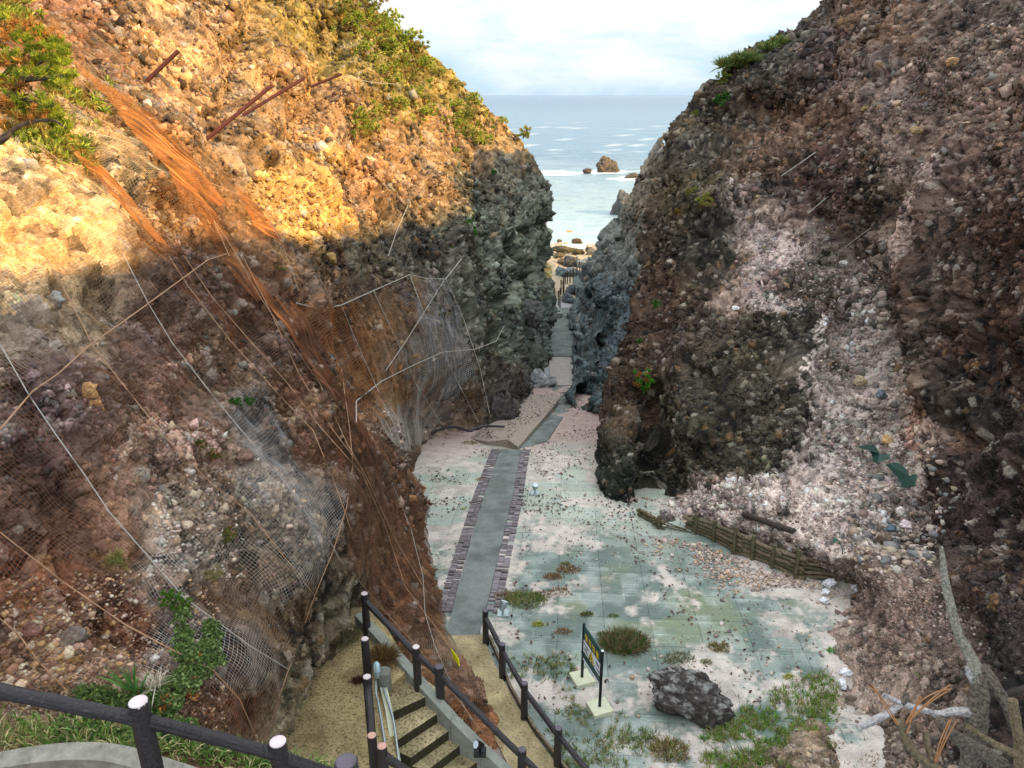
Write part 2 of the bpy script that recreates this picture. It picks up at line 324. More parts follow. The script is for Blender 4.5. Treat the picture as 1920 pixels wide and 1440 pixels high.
def conglomerate(seed, big=.24, blk=.14, mid=.065, fine=.022, white=.9, aniso=(1,1,1), calm=None, pits=.13, dark=.86, paint=(), crack=.10, relief=()):
    def style(V, D, px, py):
        q = V+seed*7.7
        c = np.ones(D.shape) if calm is None else calm(px,py,V)
        amp = np.clip(D/16,.55,.85); fa = np.clip(D/15,.5,.95)
        wob = fbm(q*1.3,3)[...,None]*.30
        ga = np.array(aniso)
        h = fbm(q*.33,3)*big*1.6*amp
        for (ln,wd_,am_,kind) in relief:
            pl_ = np.array(ln,float); best = np.full(px.shape,1e9); sgn = np.zeros(px.shape)
            jx = fbm(q*.9+3,3)*30; jy = fbm(q*.9+23,3)*30
            for (x0,y0),(x1,y1) in zip(pl_[:-1],pl_[1:]):
                dx_,dy_ = x1-x0,y1-y0; l2 = dx_*dx_+dy_*dy_; t_ = np.clip(((px+jx-x0)*dx_+(py+jy-y0)*dy_)/l2,0,1)
                ex_,ey_ = px+jx-x0-t_*dx_, py+jy-y0-t_*dy_; dd = np.hypot(ex_,ey_); m_ = dd < best; best = np.where(m_,dd,best); sgn = np.where(m_,np.sign(dx_*ey_-dy_*ex_),sgn)
            if kind == 'groove': h = h-am_*np.exp(-(best/wd_)**2)
            elif kind == 'rib': h = h+am_*np.exp(-(best/wd_)**2)
            else: h = h+am_*(smooth(-wd_*.25,wd_*.25,sgn*best)-.5)*np.exp(-(best/(wd_*3.5))**2)
        bb,eb,idB = facets(q*.42*ga+wob*.6+77,1.1)
        h += bb*blk*2.4*amp*c
        b0,e0,idb = facets(q*1.05*ga+wob,1.1)
        h += b0*blk*1.05*amp*c
        h -= smooth(.10,.0,e0)*crack*.7*amp*c*smooth(.3,.7,idb)+smooth(.07,.0,eb)*crack*1.5*amp*c*smooth(.35,.7,idB)
        p1,p2,idp = worley(q*2.0+wob*1.5+31)
        h -= smooth(.55,.2,p1)*smooth(.70,.76,idp)*pits*amp*(.3+.7*c)          # sockets of fallen stones
        b1,e1,idm = facets(q*2.7*ga+wob*1.5+5,1.2)
        h += b1*mid*1.5*np.clip(amp,.6,1.1)*c
        h -= smooth(.09,.0,e1)*mid*.45*c*smooth(.4,.8,idm)
        g1,g2,ido = worley(q*4.8+wob*2)
        stm = smooth(.70,.80,ido)
        h += smooth(.60,.2,g1)*stm*mid*.9*fa
        b2,e2,ids = facets(q*7.0*ga+wob*3+9,1.2)
        h += b2*fine*1.6*fa*(.35+.65*c)
        f3 = fbm(q*8,4); h += f3*fine*.55*fa
        patch = fbm(q*.8+40,4)
        fz = fbm(q*22+13,3)
        ed = (fbm(px[...,None]*np.array([1,0,0])*.02+py[...,None]*np.array([0,1,0])*.02+seed,4)*26+f3*26+fz*8)
        masks = []
        for (pl,rgb,st_,jit) in paint:
            m0 = in_poly(px+ed*jit,py+np.roll(ed,7,0)*jit,pl).astype(np.float32)*st_; masks.append((m0,srgbA(rgb)))
        def st(alb):
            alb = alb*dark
            for m0,c0 in masks: alb = alb*(1-m0[...,None])+c0*m0[...,None]
            v = 1+.60*(idm-.5)+.85*(ids-.5)+.25*f3+.35*fz+.40*(idb-.5)+.5*patch
            a = alb*(np.clip(v,.25,2.1)**1.35)[...,None]
            grey = (smooth(.2,.0,np.abs(idb-.35))*.35)[...,None]
            lumv = a.mean(-1,keepdims=True); a = a*(1-grey)+lumv*np.array([.98,1.,.97])*grey
            pale = smooth(white,white+.03,ido)*smooth(.5,.40,g1)*.42+smooth(.94,.96,ids)*.25
            a = a*(1-pale[...,None])+srgbA([176,168,156])*pale[...,None]
            och = smooth(.80,.83,ido)*smooth(.87,.84,ido)*smooth(.55,.4,g1)*.45
            a = a*(1-och[...,None])+srgbA([150,118,80])*och[...,None]
            dust = smooth(.10,.30,fbm(q*1.7+9,6,2.03,.6))*.45
            a = a*(1-dust[...,None])+(alb*1.6+.02)*dust[...,None]
            dk = smooth(.06,.22,fbm(q*1.3+70,6,2.03,.6))*.55
            a = a*(1-dk[...,None])+a*np.array([.48,.44,.45])*dk[...,None]
            return a
        return h, st
    return style
def in_poly(px, py, poly):
    poly = np.array(poly,float); ins = np.zeros(px.shape,bool); n = len(poly)
    for i in range(n):
        x0,y0 = poly[i]; x1,y1 = poly[(i+1)%n]
        c = ((y0>py)!=(y1>py)) & (px < (x1-x0)*(py-y0)/(y1-y0+1e-12)+x0); ins ^= c
    return ins
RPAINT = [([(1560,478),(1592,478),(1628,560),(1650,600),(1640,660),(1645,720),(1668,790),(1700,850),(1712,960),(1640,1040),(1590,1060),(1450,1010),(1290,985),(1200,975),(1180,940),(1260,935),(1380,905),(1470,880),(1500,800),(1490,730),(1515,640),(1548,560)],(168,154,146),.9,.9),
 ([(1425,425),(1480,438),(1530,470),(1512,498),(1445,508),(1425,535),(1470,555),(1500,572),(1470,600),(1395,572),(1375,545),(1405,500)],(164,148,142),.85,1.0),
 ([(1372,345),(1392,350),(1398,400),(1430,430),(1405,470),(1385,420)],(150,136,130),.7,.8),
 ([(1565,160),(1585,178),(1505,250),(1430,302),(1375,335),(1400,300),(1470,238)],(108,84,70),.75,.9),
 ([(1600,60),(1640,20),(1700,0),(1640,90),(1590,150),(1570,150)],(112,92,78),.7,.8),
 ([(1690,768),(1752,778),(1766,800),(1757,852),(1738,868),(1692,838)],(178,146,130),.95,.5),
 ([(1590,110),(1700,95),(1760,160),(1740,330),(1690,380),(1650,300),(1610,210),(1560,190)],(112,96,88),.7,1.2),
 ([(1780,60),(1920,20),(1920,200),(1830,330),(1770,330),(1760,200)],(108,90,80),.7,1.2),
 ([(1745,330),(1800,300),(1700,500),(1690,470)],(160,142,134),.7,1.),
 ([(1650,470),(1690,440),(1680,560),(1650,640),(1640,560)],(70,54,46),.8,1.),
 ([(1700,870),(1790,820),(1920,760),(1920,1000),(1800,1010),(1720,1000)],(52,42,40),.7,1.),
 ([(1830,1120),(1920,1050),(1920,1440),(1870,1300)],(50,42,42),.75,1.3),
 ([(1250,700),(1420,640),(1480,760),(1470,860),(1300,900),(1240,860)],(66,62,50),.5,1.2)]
RREL = [([(1670,50),(1550,160),(1470,228),(1390,293),(1310,350)],16,.40,'groove'),([(1700,70),(1575,180),(1495,250),(1415,318),(1330,385)],30,.35,'rib'),
 ([(1228,770),(1226,850),(1222,945)],16,.8,'groove'),([(1300,640),(1290,760),(1300,900)],26,.35,'rib'),
 ([(1575,480),(1630,580),(1640,680),(1660,800),(1700,960)],38,.55,'groove'),([(1540,560),(1510,660),(1490,760),(1490,860)],30,.4,'rib'),
 ([(1760,180),(1710,320),(1670,470),(1660,620),(1700,760)],34,.55,'groove'),([(1800,250),(1740,420),(1710,560),(1750,740)],36,.5,'rib'),
 ([(1380,350),(1390,450),(1360,600)],24,.35,'groove'),([(1920,430),(1800,560),(1760,700)],30,.4,'groove'),([(1900,770),(1790,840),(1715,950)],22,.45,'groove'),
 ([(1340,130),(1420,200),(1500,215)],22,.4,'groove'),([(1200,480),(1230,600),(1225,760)],24,.3,'groove'),([(1300,960),(1400,985),(1500,1010),(1590,1040)],12,.25,'rib')]
LREL = [([(1038,480),(1000,520),(960,545),(935,600)],14,.7,'groove'),([(1030,420),(985,440),(960,500)],12,.5,'groove'),([(990,330),(970,420),(985,520)],18,.4,'groove'),([(905,330),(900,430),(925,520),(930,640)],20,.5,'groove'),([(870,360),(860,470),(890,600),(930,730)],22,.4,'rib'),([(960,560),(965,650),(985,720)],14,.6,'groove'),
 ([(640,40),(620,130),(560,230)],26,.6,'groove'),([(480,20),(440,120),(420,220)],26,.5,'groove'),([(720,180),(690,280),(660,380)],26,.4,'groove'),([(620,600),(650,690),(690,770)],20,.5,'groove'),([(200,560),(300,620),(420,720)],30,.3,'groove')]
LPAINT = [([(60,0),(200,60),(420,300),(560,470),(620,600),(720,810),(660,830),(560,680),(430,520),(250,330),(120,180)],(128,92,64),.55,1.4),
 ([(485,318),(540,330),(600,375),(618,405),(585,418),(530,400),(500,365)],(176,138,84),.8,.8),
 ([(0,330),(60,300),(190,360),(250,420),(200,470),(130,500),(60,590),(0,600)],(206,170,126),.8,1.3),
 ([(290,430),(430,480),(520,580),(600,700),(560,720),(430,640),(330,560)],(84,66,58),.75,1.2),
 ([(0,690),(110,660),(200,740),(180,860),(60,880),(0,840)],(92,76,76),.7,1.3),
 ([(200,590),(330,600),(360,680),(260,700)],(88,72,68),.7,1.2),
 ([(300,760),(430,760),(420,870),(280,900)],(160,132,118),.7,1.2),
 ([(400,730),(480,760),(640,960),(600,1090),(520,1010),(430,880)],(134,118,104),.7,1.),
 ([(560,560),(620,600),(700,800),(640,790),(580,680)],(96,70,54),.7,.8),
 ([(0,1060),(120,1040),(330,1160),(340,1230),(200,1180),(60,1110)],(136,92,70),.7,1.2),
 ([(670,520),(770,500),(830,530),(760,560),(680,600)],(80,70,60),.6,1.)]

def calmL(px,py,V):
    spur = smooth(620,700,px)*smooth(760,860,py+ (px-640)*.3)
    alc = smooth(600,660,px)*smooth(960,860,px)*smooth(480,560,py)*smooth(860,800,py)
    return 1-.55*np.clip(spur+alc,0,1)
def calmR(px,py,V):
    sc = np.exp(-((px-(1575+(py-480)*.12))/55)**2)*smooth(440,520,py)
    deb = smooth(930,1000,py)*smooth(1820,1700,px+(py-1000)*.2)
    return 1-.6*np.clip(sc+deb,0,1)

rowsL = np.concatenate([np.arange(-350,-20,9.),np.arange(-20,1470,2.3),np.arange(1470,1525,9.)])
def wdL(y):
    if y < 300: return (-.45,1,-.25)
    if y < 742: return (-.12,1,0)
    return (.0,.05,-1)
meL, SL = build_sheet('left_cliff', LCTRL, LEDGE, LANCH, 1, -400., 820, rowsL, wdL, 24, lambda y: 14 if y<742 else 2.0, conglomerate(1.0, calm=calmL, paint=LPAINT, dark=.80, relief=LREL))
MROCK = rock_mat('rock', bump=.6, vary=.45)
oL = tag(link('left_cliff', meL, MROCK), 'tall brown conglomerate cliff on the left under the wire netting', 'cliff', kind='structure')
rowsR = np.concatenate([np.arange(-350,-20,9.),np.arange(-20,1470,2.3),np.arange(1470,1525,9.)])
def wdR(y):
    if y < 240: return (.5,1,-.25)
    if y < 945: return (.35,1,0)
    return (.0,.05,-1)
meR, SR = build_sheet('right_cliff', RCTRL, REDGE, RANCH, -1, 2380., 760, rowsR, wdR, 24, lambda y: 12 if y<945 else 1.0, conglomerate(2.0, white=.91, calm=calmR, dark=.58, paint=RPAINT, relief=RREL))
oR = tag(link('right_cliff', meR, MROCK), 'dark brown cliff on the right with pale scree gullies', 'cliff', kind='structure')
refn = edge_fn(REDGE)
meS, SS = build_sheet('slot_cliff', SCTRL, SEDGE, SANCH, -1, lambda y: refn(y)+70, 260, np.arange(272,768,2.3), lambda y:(.2,1,0), 20, lambda y: 14, conglomerate(3.0, big=.4, blk=.24, mid=.07, fine=.02, white=.97, aniso=(1,1,.7), crack=.12))
oS = tag(link('slot_cliff', meS, MROCK), 'blue grey wet rock wall on the right of the narrow slot', 'cliff', kind='structure')
def on(S, px, py, off=0.0, k=3, wm=.6):
    "point on the broken surface of a cliff, moved off towards the viewer"
    if 'zc' not in S:
        S['zc'] = (S['V'][...,1]*cp-S['V'][...,2]*sp)[:,:S['nc']]; S['rows'] = S['py'][:,0]
    i = int(np.clip(np.searchsorted(S['rows'],py),k,len(S['rows'])-k-1)); r = S['px'][i]; j = int(np.clip(np.argmin(np.abs(r-px)),k,S['nc']-k-1))
    w_ = S['zc'][i-k:i+k+1,j-k:j+k+1]
    z = float(w_.min()*wm+w_.mean()*(1-wm))
    return PV(px,py,z-off)
M_peb = None
def pebbles(S, parent, n, name, smin, smax, pxlim, ylim=(-15,1455), seed=1, sink=-.18, pw=5.0):
    "angular stones of the conglomerate, standing a little proud of the face"
    rg = np.random.default_rng(seed); nc = S['nc']; V,px,py,nn,al = S['V'][:,:nc],S['px'],S['py'],S['n'][:,:nc],S['alb'][:,:nc]
    m = (px>pxlim[0])&(px<pxlim[1])&(py>ylim[0])&(py<ylim[1]); ids = np.argwhere(m)
    dens = smooth(-.25,.35,fbm(V*.7+seed*5,4)); 
    pick = ids[rg.integers(0,len(ids),int(n*1.6))]; pick = pick[rg.random(len(pick)) < .10+.90*dens[pick[:,0],pick[:,1]]][:n]; k = len(pick)
    P0 = V[pick[:,0],pick[:,1]]; N0 = nn[pick[:,0],pick[:,1]]; A0_ = al[pick[:,0],pick[:,1]]; D = np.linalg.norm(P0,axis=1)
    szm = .55+.95*smooth(-.3,.4,fbm(P0*.45+seed*11,4)); s = np.clip(D/768,.008,.05)*(smin+(smax-smin)*rg.random(k)**pw)*szm
    ico = np.array([(-1,-1,-1),(1,-1,-1),(1,1,-1),(-1,1,-1),(-1,-1,1),(1,-1,1),(1,1,1),(-1,1,1)])*.66
    fc = np.array([(0,3,2),(0,2,1),(4,5,6),(4,6,7),(0,1,5),(0,5,4),(1,2,6),(1,6,5),(2,3,7),(2,7,6),(3,0,4),(3,4,7)])
    B = ico[None]*(1+rg.uniform(-.45,.40,(k,8,1)))*(1+rg.uniform(-.25,.25,(k,8,3)))*rg.uniform(.5,1.3,(k,1,3))
    q = rg.normal(size=(k,4)); q /= np.linalg.norm(q,axis=1,keepdims=True); w_,x,y,z = q.T
    Rm = np.stack([np.stack([1-2*(y*y+z*z),2*(x*y-z*w_),2*(x*z+y*w_)],-1),np.stack([2*(x*y+z*w_),1-2*(x*x+z*z),2*(y*z-x*w_)],-1),np.stack([2*(x*z-y*w_),2*(y*z+x*w_),1-2*(x*x+y*y)],-1)],1)
    B = np.einsum('kij,kvj->kvi',Rm,B)*s[:,None,None]+(P0+N0*(s*sink)[:,None])[:,None,:]
    F = (fc[None]+np.arange(k)[:,None,None]*8).reshape(-1,3)
    lum = np.exp(rg.normal(0,.30,k)); C = A0_*lum[:,None]*(1+rg.normal(0,.035,(k,3)))
    g_ = rg.random(k) < .10; C[g_] = C[g_]*.4+C[g_].mean(1,keepdims=True)*np.array([1.,.99,.94])*.6; pl = (rg.random(k) < .03)&(s < np.clip(D/768,.008,.05)*2.0); C[pl] = C[pl]*.6+.12
    me = mesh_np(name,B.reshape(-1,3),F,False); col_attr(me,'alb',np.clip(np.repeat(C,8,0),.008,.7)); o = link(name,me,M_peb or MROCK,parent); return o
pebbles(SL,oL,170000,'stones',.7,4.0,(-10,1040),seed=3)
pebbles(SR,oR,140000,'stones',.65,3.4,(1090,1935),seed=4)
pebbles(SS,oS,9000,'stones',1.0,6.0,(1000,1300),seed=5)
# unseen valley side added beyond the frame; crest shaped to shade the left slope
hx = np.linspace(0,44,70); hy = np.linspace(-34,36,90); HX0,HY = np.meshgrid(hx,hy)
HX = HX0+17+np.clip(HY,0,40)*.18
Hc = np.interp(HY,[-34,-10,3,13,24,32,36],[14.6,15.4,15.2,13.9,12.2,9.4,7.6])
HZ = np.minimum(-6+HX0*2.2, Hc-np.clip(HX0-9,0,99)*.12)
qh = np.stack([HX,HY,HZ],-1); HZ = HZ+fbm(qh*.35,4)*.6+fbm(qh*1.4,3)*.2
meH = mesh_np('hill', np.stack([HX,HY,HZ],-1), grid_faces(*HX.shape)); col_attr(meH,'alb',srgbA([96,80,68])*(1+.4*fbm(qh*.8,4))[...,None])
tag(link('hill', meH, MROCK), 'unseen brown hillside beyond the frame on the right, shaped to shade the left slope', 'hill', kind='structure')
# ------------------------------------------------------------------ ground, sea
gy = np.concatenate([np.arange(1,8,.25),np.arange(8,16,.035),np.arange(16,26,.055),np.arange(26,60,.12),np.arange(60,101,.5)])
gx = np.concatenate([np.arange(-16,-4,.4),np.arange(-4,9,.04),np.arange(9,26,.5)])
GX, GY = np.meshgrid(gx,gy)
GZ = zf(GY); q = np.stack([GX,GY,GY*0],-1)
plaza = smooth(24.6,24.2,GY)
lum = fbm(q*.55,3)*.05+fbm(q*3,4)*.025
dustn = fbm(q*np.array([1.1,1.1,1])+3,5)
dx = GX-(.072*(GY-12.6)-.86)              # distance from the centre line of the path
nearp = smooth(1.4,.7,np.abs(dx))
far = smooth(22,26,GY)
leftg = smooth(-.6,-.9,dx)
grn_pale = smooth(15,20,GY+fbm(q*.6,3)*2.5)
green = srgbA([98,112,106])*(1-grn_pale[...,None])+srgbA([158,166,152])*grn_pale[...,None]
yel = smooth(.25,.5,fbm(q*.8+20,4))*smooth(11,13,GY)*smooth(17,14,GY)*.28
green = green*(1-yel[...,None])+srgbA([140,146,84])*yel[...,None]
mott = smooth(-.15,.35,fbm(q*2.3+31,6))*.6
green = green*(1-mott[...,None])+srgbA([150,160,154])*mott[...,None]
dust = .92*smooth(-.12,.16,dustn*.8+.30*fbm(q*4+2,5,2.1,.65)+.10*vnoise(q*14)+.16*smooth(12.5,9,GY)+.30*smooth(4.5,7,GX+.15*(16-GY))+.10*smooth(18,24,GY)+.10*smooth(-1.2,-3.,dx)-.08-.20*np.exp(-(((GX-3.6)/2.6)**2+((GY-15.0)/3.2)**2))-.10*np.exp(-(((GX-1.2)/1.6)**2+((GY-11)/1.6)**2)))
dcol = srgbA([184,174,166])*(1+.35*fbm(q*5,5)[...,None])*(1-.3*smooth(.2,.5,fbm(q*1.1+60,4)))[...,None]
galb = green*(1-dust[...,None])+dcol*dust[...,None]
gravel = srgbA([158,138,130])*(1+.25*fbm(q*5+3,4)[...,None])
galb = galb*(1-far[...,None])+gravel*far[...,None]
slot = smooth(33,36,GY)
galb = galb*(1-slot[...,None])+srgbA([152,152,152])*(1+.2*fbm(q*2+8,4)[...,None])*slot[...,None]
beach = smooth(55,58,GY); galb = galb*(1-beach[...,None])+srgbA([150,135,110])*beach[...,None]
GZ = GZ+lum*(dust*.5+far*.7+beach*6+.05)+dust*.012
meG = mesh_np('ground', np.stack([GX,GY,GZ],-1), grid_faces(*GX.shape))
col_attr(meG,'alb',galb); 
am = meG.attributes.new('tile','FLOAT','POINT'); am.data.foreach_set('value', ((1-dust)*(1-far)*(1-beach)).astype(np.float32).ravel())
m, nt, b = newmat('paved_ground'); L = nt.links.new
at = N(nt,'ShaderNodeAttribute'); at.attribute_name='alb'; at2 = N(nt,'ShaderNodeAttribute'); at2.attribute_name='tile'
tc = N(nt,'ShaderNodeTexCoord'); mp = N(nt,'ShaderNodeMapping'); mp.inputs['Rotation'].default_value=(0,0,R(4.1)); L(tc.outputs['Object'],mp.inputs[0])
nz = N(nt,'ShaderNodeTexNoise',Scale=2.2,Detail=4); L(tc.outputs['Object'],nz.inputs['Vector'])
br = N(nt,'ShaderNodeTexBrick'); br.offset=.0; br.inputs['Scale'].default_value=1; br.inputs['Brick Width'].default_value=.95; br.inputs['Row Height'].default_value=.95; br.inputs['Mortar Size'].default_value=.010; br.inputs['Mortar Smooth'].default_value=.2
br.inputs['Color1'].default_value=(1.1,1.1,1.1,1); br.inputs['Color2'].default_value=(.86,.86,.86,1); br.inputs['Mortar'].default_value=(.50,.52,.52,1)
br2 = N(nt,'ShaderNodeTexBrick'); br2.offset=.5; br2.inputs['Scale'].default_value=1; br2.inputs['Brick Width'].default_value=.95; br2.inputs['Row Height'].default_value=.24; br2.inputs['Mortar Size'].default_value=.012
br2.inputs['Color1'].default_value=(1.06,1.06,1.06,1); br2.inputs['Color2'].default_value=(.93,.93,.93,1); br2.inputs['Mortar'].default_value=(1.5,1.5,1.48,1)
L(mp.outputs[0],br.inputs['Vector']); L(mp.outputs[0],br2.inputs['Vector'])
mm = N(nt,'ShaderNodeMix',data_type='RGBA',blend_type='MULTIPLY'); mm.inputs['Factor'].default_value=1; L(br.outputs['Color'],mm.inputs['A'])
gate = ramp(nt,[(.48,(0,0,0)),(.62,(1,1,1))]); L(nz.outputs['Fac'],gate.inputs[0])
m3 = N(nt,'ShaderNodeMix',data_type='RGBA'); m3.inputs['A'].default_value=(1,1,1,1); L(gate.outputs[0],m3.inputs['Factor']); L(br2.outputs['Color'],m3.inputs['B']); L(m3.outputs['Result'],mm.inputs['B'])
m2 = N(nt,'ShaderNodeMix',data_type='RGBA'); m2.inputs['A'].default_value=(1,1,1,1); L(at2.outputs['Fac'],m2.inputs['Factor']); L(mm.outputs['Result'],m2.inputs['B'])
fn = N(nt,'ShaderNodeTexNoise',Scale=30,Detail=7,Roughness=.7); L(tc.outputs['Object'],fn.inputs['Vector'])
fr = N(nt,'ShaderNodeMapRange'); fr.inputs[1].default_value=.3; fr.inputs[2].default_value=.7; fr.inputs[3].default_value=.72; fr.inputs[4].default_value=1.25; L(fn.outputs['Fac'],fr.inputs[0])
m4 = N(nt,'ShaderNodeMix',data_type='RGBA',blend_type='MULTIPLY'); m4.inputs['Factor'].default_value=1; L(at.outputs['Color'],m4.inputs['A']); L(m2.outputs['Result'],m4.inputs['B'])
vm = N(nt,'ShaderNodeVectorMath',operation='SCALE'); L(m4.outputs['Result'],vm.inputs[0]); L(fr.outputs[0],vm.inputs['Scale']); L(vm.outputs[0],b.inputs['Base Color'])
bp = N(nt,'ShaderNodeBump',Strength=.5,Distance=.03); L(fn.outputs['Fac'],bp.inputs['Height']); L(bp.outputs[0],b.inputs['Normal']); b.inputs['Roughness'].default_value=.9
MGROUND = m
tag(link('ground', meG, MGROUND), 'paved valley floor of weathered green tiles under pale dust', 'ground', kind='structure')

# sea
sy = np.concatenate([np.arange(58,240,.6),np.geomspace(240,40000,160)]); sxn = np.linspace(-1,1,160)
SY = np.repeat(sy[:,None],160,1); SX = sxn[None]*(20+SY*1.1)
wv = np.clip(60/SY,0,1)
qs = np.stack([SX*.25,SY*.5,SX*0],-1)
SZ = SEA+fbm(qs,4)*.22*np.clip((SY-75)/40,0.15,1)
SZ = np.where(SY>600,SEA,SZ)
rocks_sea = [(G0) for G0 in []]
foam_c = [PZ(1140,322,SEA),PZ(1060,325,SEA),PZ(1190,335,SEA),PZ(1240,322,SEA),PZ(1000,322,SEA)]
fm = np.zeros_like(SX)
for c,rx,ry in zip(foam_c,(7,6,6,8,9),(6,6,5,6,6)):
    fm = np.maximum(fm, 1-np.clip(np.hypot((SX-c.x)/rx,(SY-c.y)/ry),0,1))
fn_ = fbm(np.stack([SX*.22,SY*.13,SX*0+4],-1),5)
foam = smooth(.25,.5,fm*.9+fn_*.55)*(fm>0)
shore = smooth(88,84,SY+fbm(np.stack([SX*.4,SY*.4,SX*0],-1),3)*2)*.5
foam = np.maximum(foam, shore)
caps = smooth(.36,.46,fbm(np.stack([SX*.55,SY*.22,SX*0+11],-1),4))*smooth(180,260,SY)*smooth(600,300,SY)*.35
foam = np.maximum(foam,caps)
# depth of water sets its colour
c0,c1,c2,c3 = np.array([.30,.40,.42]),np.array([.20,.29,.33]),np.array([.08,.16,.24]),np.array([.045,.115,.205])
t1 = smooth(82,130,SY)[...,None]; t2 = smooth(125,230,SY+fn_*30)[...,None]; t3 = smooth(300,1500,SY)[...,None]
sc_ = c0*(1-t1)+c1*t1; sc_ = sc_*(1-t2)+c2*t2; sc_ = sc_*(1-t3)+c3*t3
sc_ = sc_*(1-foam[...,None])+np.array([.82,.84,.84])*foam[...,None]
meW = mesh_np('sea', np.stack([SX,SY,SZ],-1), grid_faces(*SX.shape)); col_attr(meW,'alb',sc_)
m, nt, b = newmat('sea_water'); L = nt.links.new
at = N(nt,'ShaderNodeAttribute'); at.attribute_name='alb'
tc = N(nt,'ShaderNodeTexCoord')
mp = N(nt,'ShaderNodeMapping'); mp.inputs['Scale'].default_value=(.35,.9,1); L(tc.outputs['Object'],mp.inputs[0])
a1 = N(nt,'ShaderNodeTexNoise',Scale=1.0,Detail=6,Roughness=.6); L(mp.outputs[0],a1.inputs['Vector'])
mp2 = N(nt,'ShaderNodeMapping'); mp2.inputs['Scale'].default_value=(.035,.06,1); L(tc.outputs['Object'],mp2.inputs[0])
a2 = N(nt,'ShaderNodeTexNoise',Scale=1.0,Detail=5,Roughness=.6); L(mp2.outputs[0],a2.inputs['Vector'])
ad = N(nt,'ShaderNodeMath',operation='MULTIPLY_ADD'); L(a2.outputs['Fac'],ad.inputs[0]); ad.inputs[1].default_value=5; L(a1.outputs['Fac'],ad.inputs[2])
bp = N(nt,'ShaderNodeBump',Strength=1.0,Distance=.8); L(ad.outputs[0],bp.inputs['Height']); L(bp.outputs[0],b.inputs['Normal'])
L(at.outputs['Color'],b.inputs['Base Color']); b.inputs['Roughness'].default_value=.3; b.inputs['IOR'].default_value=1.33; b.inputs['Specular IOR Level'].default_value=.35
tag(link('sea', meW, m), 'blue green sea running out to the horizon', 'sea', kind='structure')
# ------------------------------------------------------------------ mesh building
class MB:
    def __init__(s): s.v = []; s.f = []; s.mi = []; s.m = 0
    def poly(s, pts):
        k = len(s.v); s.v += [tuple(p) for p in pts]; s.f.append(tuple(range(k,k+len(pts)))); s.mi.append(s.m)
    def tube(s, pts, rad, sides=10, groove=0.0, seed=0, cap=True, sub=0):
        pts = [Vector(p) for p in pts]
        if not hasattr(rad,'__len__'): rad = [rad]*len(pts)
        if sub:
            q = []; rr = []
            for i in range(len(pts)-1):
                for j in range(sub):
                    t = j/sub; q.append(pts[i].lerp(pts[i+1],t)); rr.append(rad[i]*(1-t)+rad[i+1]*t)
            q.append(pts[-1]); rr.append(rad[-1]); pts, rad = q, rr
        k0 = len(s.v); up = None
        rg = random.Random(seed)
        gro = [rg.uniform(-1,1) for _ in range(sides)]
        for i,p in enumerate(pts):
            d = (pts[min(i+1,len(pts)-1)]-pts[max(i-1,0)]).normalized()
            if up is None:
                up = d.orthogonal().normalized()
            else:
                up = (up-d*up.dot(d)).normalized()
            sd = d.cross(up)
            if groove and i%3 == 0: gro = [g*.6+rg.uniform(-1,1)*.6 for g in gro]
            for j in range(sides):
                a = 2*math.pi*j/sides; r = rad[i]*(1+groove*gro[j])
                s.v.append(tuple(p+(up*math.cos(a)+sd*math.sin(a))*r))
        for i in range(len(pts)-1):
            for j in range(sides):
                a = k0+i*sides+j; b = k0+i*sides+(j+1)%sides
                s.f.append((a,b,b+sides,a+sides)); s.mi.append(s.m)
        if cap:
            s.f.append(tuple(k0+j for j in reversed(range(sides)))); s.mi.append(s.m)
            e = k0+(len(pts)-1)*sides; s.f.append(tuple(e+j for j in range(sides))); s.mi.append(s.m)
    def box(s, c, ex, ey, ez):
        c = Vector(c); ex,ey,ez = Vector(ex),Vector(ey),Vector(ez); k = len(s.v)
        for sz in (-1,1):
            for sx,sy in ((-1,-1),(1,-1),(1,1),(-1,1)): s.v.append(tuple(c+ex*sx+ey*sy+ez*sz))
        for f in ((3,2,1,0),(4,5,6,7),(0,1,5,4),(1,2,6,5),(2,3,7,6),(3,0,4,7)): s.f.append(tuple(k+i for i in f)); s.mi.append(s.m)
    def prism(s, top, depth):
        "top: list of points (any order round), bottom = down by depth"
        top = [Vector(p) for p in top]; n = len(top)
        A = sum((top[i].x*top[(i+1)%n].y-top[(i+1)%n].x*top[i].y) for i in range(n))
        if A < 0: top = top[::-1]
        k = len(s.v); s.v += [tuple(p) for p in top]+[tuple(p-Vector((0,0,depth))) for p in top]
        s.f.append(tuple(range(k,k+n))); s.mi.append(s.m); s.f.append(tuple(k+n+i for i in reversed(range(n)))); s.mi.append(s.m)
        for i in range(n):
            j = (i+1)%n; s.f.append((k+i,k+n+i,k+n+j,k+j)); s.mi.append(s.m)
    def build(s, name, mat, parent=None, smooth_=False, bevel=0, rel=True):
        off = Vector(parent_world(parent)) if (parent is not None and rel) else Vector((0,0,0))
        me = bpy.data.meshes.new(name); me.from_pydata([tuple(Vector(v)-off) for v in s.v], [], s.f)
        mats = mat if isinstance(mat,(list,tuple)) else [mat]
        for m_ in mats: me.materials.append(m_)
        if len(mats) > 1: me.polygons.foreach_set('material_index', s.mi)
        if smooth_:
            me.polygons.foreach_set('use_smooth', [True]*len(me.polygons)); me.set_sharp_from_angle(angle=R(50))
        me.update(); o = link(name, me, None, parent)
        if bevel:
            bm = o.modifiers.new('bevel','BEVEL'); bm.width = bevel; bm.segments = 2; bm.limit_method = 'ANGLE'
        return o
def parent_world(o):
    t = Vector((0,0,0))
    while o is not None: t += o.location; o = o.parent
    return t
